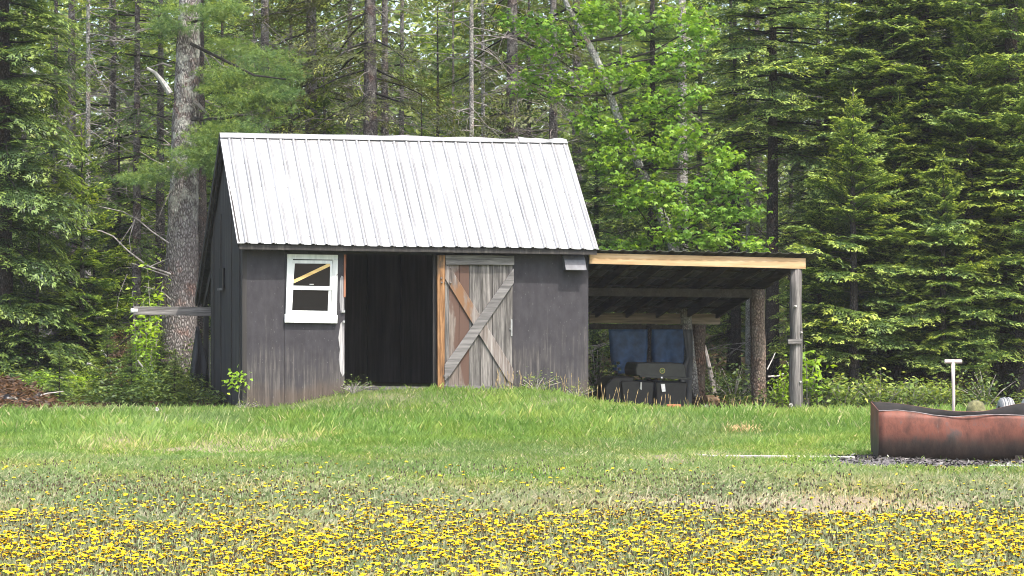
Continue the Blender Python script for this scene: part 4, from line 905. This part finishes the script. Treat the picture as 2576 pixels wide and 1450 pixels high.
for x, y, rx, ry, dy in BL_:
    c = P(x, y, Yp+dy)-Vector(lp); v, t = tufts(c, (rx/148, .55, ry/148), int(150+rx*ry*.085)); FV.append(v); FT.append(t)
for k in range(26):   # upper crown above the frame
    a = rng.uniform(0, 6.28); z = rng.uniform(8.3, 14); rr = rng.uniform(.4, 2.6)
    v, t = tufts((1+rr*math.cos(a), rr*math.sin(a), z), (.7, .7, .28), 120, 8, .14, .014); FV.append(v); FT.append(t)
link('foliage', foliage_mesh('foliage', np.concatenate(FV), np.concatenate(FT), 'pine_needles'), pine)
lm = MB()
def pxlimb(m, pts, Y, r_, base, n=6, ys=0.0):
    v = [P(x, y, Y+ys*i)-Vector(base) for i, (x, y) in enumerate(pts)]; m.tube(v, [r_*(1-.6*i/(len(v)-1)) for i in range(len(v))], n, cap=True, wob=.1)
for pts in ([(480, 110), (560, 150), (640, 190), (720, 200)], [(480, 300), (560, 300), (620, 290)], [(478, 390), (540, 385), (590, 350)], [(452, 415), (400, 440), (340, 452)], [(470, 60), (540, 40)], [(500, 230), (560, 235), (660, 235)]):
    lm = MB(); pxlimb(lm, pts, Yp-.3, .03, lp, ys=-.15); lm.build('limb', 'dark_twig', pine)
dl = MB(); pxlimb(dl, [(428, 236), (408, 205), (390, 183), (370, 171)], Yp-.3, .055, lp, 8); dl.build('dead_limb', 'silver_wood', pine)['label'] = 'thick bleached curved dead limb'
dl = MB()
for pts, r_ in (([(440, 78), (400, 72), (355, 74), (330, 88)], .018), ([(372, 73), (345, 82), (335, 98)], .012), ([(432, 168), (410, 160), (375, 170)], .022), ([(430, 250), (412, 245)], .012), ([(428, 366), (405, 364)], .014), ([(425, 335), (402, 322)], .013), ([(428, 365), (405, 345)], .012), ([(430, 425), (380, 400), (350, 380)], .014),
               ([(488, 255), (510, 275), (525, 290)], .045), ([(505, 270), (500, 300), (490, 330)], .014), ([(520, 285), (515, 310)], .01), ([(500, 112), (520, 150), (530, 170)], .016), ([(505, 120), (560, 165), (620, 190)], .016), ([(430, 480), (410, 520), (395, 560)], .012), ([(470, 430), (455, 470), (448, 500)], .012)):
    dl = MB(); pxlimb(dl, pts, Yp-.25, r_, lp); dl.build('dead_branch', 'dead_twig', pine)
dl = MB()
for pts, r_ in (([(425, 612), (385, 585), (345, 552), (310, 533), (250, 520)], .014), ([(340, 550), (325, 600), (330, 640)], .01), ([(430, 690), (372, 670), (320, 630), (285, 595), (255, 582), (195, 573)], .017), ([(424, 695), (380, 680), (330, 662)], .014), ([(430, 755), (410, 735), (360, 720)], .012), ([(375, 672), (425, 650)], .01), ([(300, 615), (330, 570), (350, 530)], .009), ([(320, 690), (300, 740), (290, 800)], .008)):
    dl = MB(); pxlimb(dl, pts, Yp-.6, r_, lp); dl.build('dead_branch', 'grey_twig', pine)
# ------------------------------------------------------------------ the maple to the right of the roof
Ym = 35.6; bp = P(1745, 1000, Ym); lm_ = (bp.x, Ym, gz(bp.x, Ym))
maple = thing('maple_tree', 'leaning maple with bright green leaves between the shed roof and the firs', 'tree', lm_)
tpx = [(1745, 1000), (1725, 800), (1690, 600), (1612, 425), (1585, 365), (1560, 310), (1535, 240), (1510, 170), (1478, 105), (1430, 20), (1380, -90)]
tw = [34, 30, 27, 22, 21, 20, 19, 18, 16, 13, 8]
pxtrunk([(x, y, w_) for (x, y), w_ in zip(tpx, tw)], Ym, lm_, None, n=9).build('trunk', 'pale_bark', maple, True)
def leaves(c, rad, n_, L=.09, droop=.55):
    q = randunit(n_)*rng.random((n_, 1))**.4*np.array(rad)+np.array(c)
    cl = randunit(max(4, n_//16))*rng.random((max(4, n_//16), 1))**.5*np.array(rad)*1.0+np.array(c)   # leaf bunches
    q = cl[rng.integers(len(cl), size=n_)]+rng.normal(scale=.085, size=(n_, 3))*np.array([1.25, 1.25, .7])
    az = rng.uniform(0, 6.28, n_); D = nrm(np.stack([np.cos(az), np.sin(az), -droop+rng.normal(0, .35, n_)], 1)); S = nrm(np.cross(D, np.array([0, 0, 1.])+rng.normal(scale=.25, size=(n_, 3))))
    Ls = L*rng.uniform(.7, 1.25, n_); t = rng.uniform(.2, .75, n_)+.2*rng.normal(size=n_)
    out = [dia(q, D, S, Ls, Ls*.42, .12, .4)]
    for s in (1, -1):
        D2 = nrm(D*.62+S*s*.8-np.array([0, 0, .12])); out.append(dia(q, D2, nrm(S*.62-D*s*.8), Ls*.75, Ls*.36, .15, .42))
    return np.concatenate(out), np.tile(t, 3)
ML = [(1430, 60, 120, 65, 0), (1365, 120, 85, 60, .3), (1300, 60, 60, 40, .6), (1500, 190, 55, 40, -.2), (1420, 210, 60, 50, .2), (1480, 290, 60, 45, -.3), (1610, 185, 120, 42, -.5), (1700, 150, 75, 38, -.5), (1760, 60, 60, 45, -.2), (1740, 100, 50, 35, -.4), (1640, 265, 105, 42, -.6), (1730, 240, 60, 35, -.6), (1550, 400, 80, 40, -.5), (1540, 330, 55, 36, -.4),
      (1720, 340, 70, 45, -.7), (1650, 390, 70, 40, -.7), (1800, 450, 80, 50, -.8), (1830, 395, 45, 35, -.8), (1660, 480, 80, 45, -.8), (1740, 535, 110, 42, -.9), (1600, 520, 60, 36, -.6), (1850, 540, 60, 40, -.7), (1690, 590, 70, 28, -.9), (1790, 600, 80, 24, -.9), (1580, 610, 60, 26, -.4), (1570, 470, 55, 34, -.5), (1500, 30, 60, 40, .2), (1590, 60, 55, 36, -.1), (1660, 40, 45, 26, 0), (1340, 210, 45, 40, .5), (1880, 610, 45, 20, -.9), (1860, 470, 40, 35, -.8),
      (1520, 640, 26, 16, -.4), (1560, 625, 30, 14, -.5)]
FV, FT = [], []; lb = MB(); tv = [P(x, y, Ym)-Vector(lm_) for x, y in tpx]
for x, y, rx, ry, dy in ML:
    c = P(x, y, Ym+dy)-Vector(lm_); v, t = leaves(c, (rx/150*.95, .45, ry/150*.95), int(85+rx*ry*(.044 if y < 330 else .068))); FV.append(v); FT.append(t)
    near = min(tv, key=lambda q: (q-c).length+max(0, q.z-c.z)*1.3); mid = near.lerp(c, .55)+Vector((0, 0, -.12)); lb.tube([near, mid, c, c+(c-mid)*.35], [.022, .014, .009, .004], 5)
for k in range(22):
    a = rng.uniform(0, 6.28); rr = rng.uniform(.2, 1.9); c = Vector((-2.4+rr*math.cos(a), rr*math.sin(a)+.5, rng.uniform(7.3, 10))); v, t = leaves(c, (.6, .6, .35), 110, .12); FV.append(v); FT.append(t)
link('foliage', foliage_mesh('foliage', np.concatenate(FV), np.concatenate(FT), 'maple_leaves', [(lb, 'dark_twig')]), maple)
# ------------------------------------------------------------------ conifers
A = conifer(5.2, 1.6, .85, 'fir_needles', 'dark_bark', .10, power=.72, spacing=.25, gap=.08, elev=(48, 0), droop=.07)
B = conifer(6.6, 1.75, 1.05, 'fir_needles', 'dark_bark', .12, power=.75, spacing=.26, gap=.08, elev=(48, -2), droop=.08)
C_ = conifer(11, 1.75, 1.2, 'fir_needles', 'dark_bark', .15, power=.6, spacing=.29, nper=6, gap=.10, elev=(35, -4), droop=.09, ztop=7.2, dead=10, deadz=(.5, 1.3))
D_ = conifer(11.5, 2.0, 4.4, 'fir_needles', 'dark_bark', .14, power=.6, spacing=.27, nper=6, gap=.12, elev=(35, -4), droop=.09, ztop=7.6, dead=26, deadz=(1.6, 4.9), deadmat='dark_twig')
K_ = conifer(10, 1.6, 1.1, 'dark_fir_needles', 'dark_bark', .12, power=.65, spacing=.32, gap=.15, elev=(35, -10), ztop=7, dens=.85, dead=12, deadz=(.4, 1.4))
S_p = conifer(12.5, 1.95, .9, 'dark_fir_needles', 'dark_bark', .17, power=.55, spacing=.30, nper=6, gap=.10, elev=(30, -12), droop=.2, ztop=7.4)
Y_ = conifer(4.3, 1.25, .25, 'young_fir_needles', 'spruce_bark', .06, power=.8, spacing=.23, gap=.08, elev=(50, 0), droop=.10)
O_ = conifer(14, 2.5, 5.3, 'spruce_needles', 'spruce_bark', .19, power=.5, spacing=.5, gap=.45, elev=(25, -14), droop=.22, dens=.75, tg=.5, ztop=8, rlow=.9, dead=70, deadz=(2.2, 7.6), nper=5)
N_ = conifer(14, 1.6, 7.6, 'spruce_needles', 'spruce_bark', .14, power=.5, spacing=.6, gap=.2, dens=.6, ztop=7, dead=85, deadz=(1.2, 8.2), nper=4)
N2 = conifer(13, 1.3, 8.4, 'spruce_needles', 'pale_bark', .07, power=.5, spacing=.7, gap=.2, dens=.6, ztop=7, dead=60, deadz=(1.0, 8.4), nper=4, deadmat='grey_twig')
W_ = conifer(13, 1.5, 8.2, 'spruce_needles', 'pale_bark', .15, power=.5, spacing=.6, gap=.2, dens=.6, ztop=7, dead=30, deadz=(1.5, 8.2), nper=4)
E_ = conifer(12, 1.65, 1.35, 'fir_needles', 'dark_bark', .19, power=.55, spacing=.30, nper=6, gap=.08, elev=(35, -3), droop=.08, ztop=7.4, dead=16, deadz=(.4, 1.5), deadmat='dark_twig')
E2 = conifer(11, 1.5, 1.4, 'fir_needles', 'dark_bark', .085, power=.6, spacing=.30, nper=5, gap=.12, elev=(35, -3), droop=.08, ztop=7.6, dead=16, deadz=(.4, 1.6), deadmat='dark_twig')
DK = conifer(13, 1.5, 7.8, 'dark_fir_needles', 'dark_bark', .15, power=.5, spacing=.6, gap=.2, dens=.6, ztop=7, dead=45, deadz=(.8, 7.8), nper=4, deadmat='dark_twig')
L_ = conifer(12, 1.9, 1.7, 'young_fir_needles', 'spruce_bark', .10, power=.55, spacing=.42, gap=.36, dens=.75, droop=.2, ztop=7.5, dead=60, deadz=(.8, 7.5), nper=4, elev=(25, -10), tg=1.0)
SM = conifer(2.3, .95, .12, 'dark_fir_needles', 'dark_bark', .035, power=.85, spacing=.2, gap=.08, elev=(45, 0))
GR = 'conifers of the wood edge'
TREES = [
 ('fir_tree', 'pointed young fir with a pale leader just past the corner post', 2147, 35.2, A, 1.0), ('fir_tree', 'tall young fir topped by a pale forked leader above the trough', 2440, 35.4, B, 1.0),
 ('fir_tree', 'broad tall fir filling the photo edge above the tyres', 2610, 36.6, C_, 1.0), ('fir_tree', 'tall fir with long bare dark trunk and high layered crown right of the maple', 1943, 37.2, D_, 1.0),
 ('fir_tree', 'dense tall fir behind the two pointed young firs', 2310, 38.2, C_, .95), ('fir_tree', 'dark fir close behind the maple leaves', 1640, 38.6, K_, .95), ('fir_tree', 'dark fir just past the roof end behind the leaning maple trunk', 1500, 39.6, K_, .66),
 ('fir_tree', 'shadowy fir between the bare dark trunk and the forked leader fir', 2080, 38.8, K_, .9), ('fir_tree', 'small fir filling the gap under the two pointed firs', 2290, 36.2, A, .72), ('fir_tree', 'fir behind the spade handle with boughs down to the trough', 2500, 37.6, B, .9),
 ('fir_tree', 'bushy young fir right behind the trough with boughs over the black trunk', 2372, 34.9, A, .80), ('fir_tree', 'bushy fir at the photo edge with boughs hanging above the tyres', 2565, 35.2, B, .86), ('fir_tree', 'low fir tucked between the corner post and the pointed young fir', 2062, 35.9, A, .70), ('fir_tree', 'middle sized fir between the two pale leaders', 2262, 35.9, B, .82),
 ('spruce_tree', 'huge dark spruce filling the upper edge beside the big pine', 10, 35.6, S_p, 1.0), ('fir_tree', 'sunny yellow green young fir between the dark spruce and the slim trunks', 205, 36.6, Y_, 1.08), ('fir_tree', 'dark young fir over the fern bank above the rubble', 95, 35.4, SM, 1.25),
 ('fir_tree', 'small shaded fir beside the thin white trunk', 235, 37.6, SM, 1.2), ('fir_seedling', 'tiny fir seedling at the lawn edge by the black sheeting', 440, 31.6, SM, .36), ('fir_seedling', 'knee high fir seedling in the middle of the fern bank', 330, 31.9, SM, .42), ('fir_seedling', 'small fir seedling beside the rubble heap', 150, 31.4, SM, .40), ('fir_seedling', 'fir seedling below the rust brown bough', 270, 32.8, SM, .5), ('fir_seedling', 'fir seedling at the foot of the big pine', 405, 33.2, SM, .46),
 ('fir_tree', 'low dark fir in the shade left of the lime saplings', 165, 36.6, SM, .95),
 ('fir_tree', 'bright young fir showing over the roof ridge near the thick centre trunk', 815, 39.4, Y_, 1.36), ('fir_tree', 'dark young fir showing over the ridge just right of the thick centre trunk', 1060, 40.6, K_, .56), ('fir_tree', 'dark young fir over the right half of the ridge', 1270, 40.2, K_, .55),
 ('fir_tree', 'small dark fir over the left end of the ridge beside the pine boughs', 690, 41.0, K_, .54),
 ('spruce_tree', 'thick trunked spruce with sparse brown hanging boughs over the roof middle', 932, 38.6, O_, 1.0), ('spruce_tree', 'dark forked spruce with bare twigs above the roof left of the thick centre trunk', 784, 40.2, O_, .98),
 ('spruce_tree', 'sparse spruce with drooping olive boughs above the right end of the ridge', 1290, 41.5, O_, 1.0), ('spruce_tree', 'slim trunk with bright tipped sparse boughs left of the big pine', 345, 39.2, L_, 1.0),
 ('spruce_tree', 'bare reddish grey trunk partly covered by the top pine bough', 666, 39.6, N_, 1.0), ('spruce_tree', 'bare grey trunk close beside the thick centre trunk', 968, 41.2, N_, .9), ('dead_spruce', 'thin whitish dead trunk above the right half of the ridge', 1186, 40.4, N2, 1.0),
 ('spruce_tree', 'slim dim trunk right beside the whitish dead one', 1215, 43.5, N2, .95), ('spruce_tree', 'grey trunk rising behind the yellowish maple leaves at the ridge end', 1392, 40.8, N_, .92), ('spruce_tree', 'lit grey trunk behind the upper maple leaves', 1716, 41.0, W_, 1.0),
 ('spruce_tree', 'pale trunk high between the layered fir crown and the forked leader', 2203, 42.0, W_, 1.0), ('spruce_tree', 'second pale trunk close to the first between the fir crowns', 2248, 43.4, W_, .95), ('spruce_tree', 'brown trunk showing through fir boughs left of the forked leader', 2332, 40.5, N_, 1.0),
 ('spruce_tree', 'sparse green spruce filling the gap between dark spruce and slim trunks', 285, 41.2, L_, 1.0), ('spruce_tree', 'sparse young spruce with light boughs just behind the sunny young fir', 140, 40.6, L_, .9),
 ('fir_tree', 'shaded fir standing behind the pale leaning sticks and ferns', 300, 40.0, K_, .55), ('spruce_tree', 'grey trunk with knobby bark at the top beside the dark spruce', 180, 39.6, N_, .9), ('dead_spruce', 'thin white trunk between the sunny young fir and the big pine', 222, 38.8, N2, .95), ('spruce_tree', 'brown trunk hugging the far side of the big pine', 404, 39.8, N_, .8),
 ('spruce_tree', 'dark trunk just behind the big pine trunk on its roof side', 505, 38.6, DK, .9),
 ('spruce_tree', 'thick black trunk under the firs beside the spade handle', 2325, 36.6, E_, 1.0), ('spruce_tree', 'slim black trunk in the pair behind the trough end', 2243, 36.4, E2, .95), ('spruce_tree', 'other slim black trunk of the pair behind the trough end', 2218, 36.9, E2, .9), ('spruce_tree', 'medium black trunk nearest the corner post', 2166, 36.9, E2, 1.0),
 ('spruce_tree', 'black trunk hidden behind the spade shaft', 2385, 38.2, E2, 1.05), ('spruce_tree', 'dark trunk seen between the two bark posts of the lean-to', 1850, 39.0, DK, .7), ('dead_spruce', 'thin white trunk beside the middle bark post', 1883, 38.4, N2, .75),
 ('spruce_tree', 'wide black trunk behind the tyres at the photo edge', 2545, 35.6, E_, 1.08),
]
for nm, lb, x, Y, parts, s in TREES:
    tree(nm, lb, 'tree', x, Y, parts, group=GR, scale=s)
DEEP = [(60, 44), (130, 47), (280, 45), (480, 46), (560, 44), (640, 49), (730, 45), (880, 47), (1010, 46), (1100, 44.5), (1140, 50), (1330, 46), (1450, 44), (1560, 43), (1640, 47), (1760, 43), (1840, 42), (1905, 47), (1990, 43), (2060, 47), (2140, 43), (2260, 46), (2400, 43), (2480, 45), (2560, 42), (2640, 46), (-60, 42), (-40, 48)]
for i, (x, Y) in enumerate(DEEP):
    tree('spruce_tree', 'slim spruce deep in the dim wood behind the front trees', 'tree', x, Y, (L_, K_, N_, L_, K_)[i % 5], group='slim trunks deep in the wood', scale=random.uniform(.75, 1.05))
# ------------------------------------------------------------------ saplings and bushes
def bush(nlv, Rb, Hb, L, mat, stems=7, fern=False):
    q = []; m = MB(); V_, T_ = [], []
    for _ in range(stems):
        a = random.uniform(0, 6.28); r_ = random.uniform(.1, 1)*Rb; h = Hb*random.uniform(.6, 1.05)*(1-.25*r_/Rb); tip = Vector((math.cos(a)*r_, math.sin(a)*r_, h)); mid = tip*.5+Vector((0, 0, h*.12)); m.tube([(0, 0, 0), mid, tip], [.009, .007, .003], 4, cap=False)
        k = nlv//stems; f = rng.uniform(.3, 1.05, (k, 1)); base = np.array(mid)*2*f*(1-f)+np.array(tip)*f*f
        pos = base+rng.normal(scale=.07, size=(k, 3)); az = rng.uniform(0, 6.28, k); D = nrm(np.stack([np.cos(az), np.sin(az), rng.normal(-.1, .4, k)], 1)); S = nrm(np.cross(D, np.array([0, 0, 1.])+rng.normal(scale=.4, size=(k, 3))))
        Ls = L*rng.uniform(.6, 1.25, k); V_.append(dia(pos, D, S, Ls, Ls*.5, .15, .45)); T_.append(rng.uniform(.1, 1, k)*(.5+.5*f[:, 0]))
    return [('foliage', foliage_mesh('foliage', np.concatenate(V_), np.concatenate(T_), mat, [(m, 'grey_twig')]))]
b1 = bush(520, .55, .62, .075, 'bush_leaves', 10); b2 = bush(360, .42, .5, .085, 'bush_leaves', 8); b3 = bush(260, .25, .75, .09, 'lime_leaves', 6); b4 = bush(420, .55, .5, .07, 'undergrowth_leaves', 12); s1 = bush(210, .45, 2.3, .13, 'lime_leaves', 5)
GB = 'leafy bushes under the firs'
for lb, x, Y, pt, s in (('sunny leafy bush right behind the left end of the trough', 2215, 32.3, b1, 1.15), ('bush with pale leaves between trough end and corner post', 2120, 32.2, b2, 1.1), ('low bush peeping over the trough rim beside the spade', 2290, 32.6, b1, .85), ('tiny bright bush beside the spade shaft', 2368, 32.6, b2, .9),
    ('tall lime bush rising behind the corner post', 2030, 33.2, b3, 1.45), ('leafy plant between corner post and bark post', 1968, 33.0, b3, .8), ('dark green bush between the rear post and the middle bark post', 1845, 35.6, b4, 1.3), ('bush in the shade right behind the rear post', 1800, 37.2, b4, 1.1), ('bush at the foot of the thick black trunk', 2340, 33.6, b2, 1.0),
    ('dark bush in the back corner of the lean-to beside the shed wall', 1500, 36.2, b4, 1.5), ('bush with pale tips under the shadowy fir', 2070, 33.4, b2, 1.2), ('dim bush behind the tyres', 2480, 33.4, b4, 1.2)):
    tree('bush', lb, 'bush', x, Y, pt, group=GB, scale=s)
for lb, x, Y, s in (('lime green maple sapling tight against the big pine trunk', 385, 35.9, .95), ('thin lime sapling standing left of the projecting board', 345, 35.5, .78), ('short lime sapling below the projecting board', 372, 35.2, .58)):
    tree('maple_sapling', lb, 'sapling', x, Y, s1, group='lime green maple saplings', scale=s)
# little vine with pale leaves at the shed corner
vx, vz = UZ(600, 1000, -.03); l0 = shedloc(-.05, -.06); e = thing('vine', 'small leafy vine growing up the front corner of the shed', 'plant', l0)
MB().tube([(0, 0, 0), (-.02, 0, .2), (.0, .0, .36), (.04, 0, .5)], [.006, .005, .004, .003], 4).build('stem', 'grey_twig', e)
V_, T_ = [], []; k = 60; pos = np.array([-.05, -.02, .42])+rng.normal(scale=.075, size=(k, 3))*np.array([1, .6, 1.1]); pos = np.concatenate([pos, np.array([.03, 0, .47])+rng.normal(scale=.03, size=(8, 3))]); az = rng.uniform(0, 6.28, len(pos)); D = nrm(np.stack([np.cos(az), -np.abs(np.sin(az))-.2, rng.normal(-.2, .4, len(pos))], 1))
q = dia(pos, D, sideof(D), .075, .045, .2); link('foliage', foliage_mesh('foliage', q, rng.uniform(.1, .8, len(pos)), 'lime_leaves'), e)
# low white-flowered weeds along the wall foot
wd = bush(330, .4, .26, .04, 'bush_leaves', 14)
for lb, u_, s in (('low pale weeds along the wall foot right of the plank door', 4.25, 1.0), ('low weeds at the shed corner next to the lean-to', 4.85, .8), ('grassy weeds at the doorway sill corner', 1.55, .8), ('weeds below the gable corner of the shed', .0, .55)):
    l0 = shedloc(u_, -.16); X0 = l0[0]; e = thing('weed', lb, 'weed', l0, 0, 'weeds along the shed foot'); e.scale = (s,)*3
    for pn, me in wd: link(pn, me, e)
# dead orange-brown fir boughs
def deadbough(label, x, y, Y, L, az, el):
    p = P(x, y, Y); pr_ = protos(1.0, 1.0); i = 1 if L < .9 else 2; v, tn = pr_[i][0]; s = L/BL[i]; e = thing('dead_bough', label, 'dead bough', p, az, 'orange brown dead fir boughs'); e.rotation_euler = (R(70), el, az)
    v = v*s; v = v.copy(); v[..., 2] -= .3*v[..., 0]**2/L
    link('needles', foliage_mesh('needles', v, tn*rng.uniform(.6, 1, len(tn)), 'dead_needles'), e); MB().tube([(0, 0, 0), (L*.5, 0, -.3*L*.25), (L*.9, 0, -.3*L*.81)], [.012, .008, .003], 4).build('twig', 'dark_twig', e)
deadbough('rust brown dead bough hanging beside the slim trunk and lime saplings', 335, 840, 34.6, .5, R(160), R(35)); deadbough('rust brown dead bough lying low in the sunny ferns', 318, 900, 34.0, .45, R(175), R(30)); deadbough('small rust brown dead bough behind the spade handle', 2447, 945, 34.6, .55, R(120), R(60))
deadbough('orange dead twig lying on the fern bank above the lawn', 250, 965, 32.4, .5, R(10), R(5))
# ------------------------------------------------------------------ undergrowth and the far wood
def scatter(n_, x0, x1, y0, y1, h0, h1, L, mask=None):
    X = rng.uniform(x0, x1, n_); Y = rng.uniform(y0, y1, n_); cl = vnoise(X, Y, 1.3, 61)*.6+vnoise(X, Y, 3.1, 62)*.4; keep = rng.random(n_) < .1+1.3*cl
    keep &= ~in_shed(X, Y)
    if mask is not None: keep &= mask(X, Y)
    X, Y, cl = X[keep], Y[keep], cl[keep]; k = len(X)
    top = (h0+(h1-h0)*np.clip((cl-.2)*1.7, 0, 1)*(.4+1.2*vnoise(X, Y, .9, 63)))*(.25+.95*sm(Y, 30.6, 33.5)); z = ground_z(X, Y)+top*rng.random(k)**.5
    az = rng.uniform(0, 6.28, k); D = nrm(np.stack([np.cos(az), np.sin(az), rng.normal(.05, .35, k)], 1)); S = nrm(np.cross(D, np.array([0, 0, 1.])+rng.normal(scale=.35, size=(k, 3))))
    Ls = L*rng.uniform(.6, 1.3, k); t = np.clip(rng.uniform(0, .75, k)+.4*(vnoise(X, Y, 1.0, 66)-.4)+.25*rng.random(k), 0, 1)
    return dia(np.stack([X, Y, z], 1), D, S, Ls, Ls*.42, .15, .45), t
q1, t1 = scatter(40000, -9.2, -4.15, 30.6, 38.5, .08, .62, .075, lambda X, Y: (Y > 30.6+.7*vnoise(X, Y, 1.5, 71)) & (X < -4.25-.0*Y)); q2, t2 = scatter(24000, 1.6, 10, 31.8, 39, .06, .36, .075, lambda X, Y: (Y > 31.9+.8*vnoise(X, Y, 1.2, 72))); q3, t3 = scatter(30000, -13, 13, 38, 52, .1, 1.3, .13)
link_ = link('undergrowth', foliage_mesh('undergrowth', np.concatenate([q1, q2, q3]), np.concatenate([t1, t2, t3]), 'undergrowth_leaves')); tag(link_, kind='stuff')
q4, t4 = scatter(5200, -7.6, -5.7, 32.8, 35.4, .2, .5, .09); tag(link('sunny_ferns', foliage_mesh('sunny_ferns', q4, t4, 'lime_leaves')), kind='stuff')
k = 5200; X = rng.uniform(-7.9, -6.0, k); Y = rng.uniform(29.7, 31.6, k); hp = .42*sm(-X, 6.3, 7.6)*sm(Y, 29.6, 31.0)+.03; az = rng.uniform(0, 6.28, k)
D = nrm(np.stack([np.cos(az), np.sin(az), rng.normal(0, .35, k)], 1)); q = dia(np.stack([X, Y, ground_z(X, Y)+hp*rng.random(k)**.4], 1), D, sideof(D), rng.uniform(.04, .16, k), rng.uniform(.012, .035, k)); kp = rng.random(k) < .25+.9*vnoise(X, Y, 2.2, 88)
tag(link('brush_litter', foliage_mesh('brush_litter', q[kp], rng.random(k)[kp]*.8, 'dead_needles')), kind='stuff')
VV, TT = [], []
for k in range(520):
    Y = rng.uniform(49, 80); X = rng.uniform(-.29, .29)*Y; g = gz(X, Y); Hh = rng.uniform(5, 17); Rr = rng.uniform(1.0, 2.2); nn = int(rng.uniform(300, 600)); zz = rng.random(nn)**.8
    cl = rng.normal(size=(nn//10+2, 3))*np.array([Rr*.6, Rr*.6, 0]); ci = rng.integers(len(cl), size=nn)
    cz = rng.random(len(cl)); pos = np.stack([X+cl[ci, 0]*(1.15-cz[ci]), Y+cl[ci, 1]*(1.15-cz[ci]), g+.4+Hh*cz[ci]], 1)+rng.normal(scale=.28, size=(nn, 3))*np.array([1.4, 1.4, .6])
    az = rng.uniform(0, 6.28, nn); D = nrm(np.stack([np.cos(az), np.sin(az), rng.normal(-.1, .4, nn)], 1)); VV.append(dia(pos, D, sideof(D), rng.uniform(.16, .38, nn), .13, .1)); TT.append(rng.uniform(0, 1, nn)*(.5 if k % 3 else 1)+(.0 if k % 3 else .15))
tag(link('far_wood', foliage_mesh('far_wood', np.concatenate(VV), np.concatenate(TT), 'far_leaves')), kind='stuff')
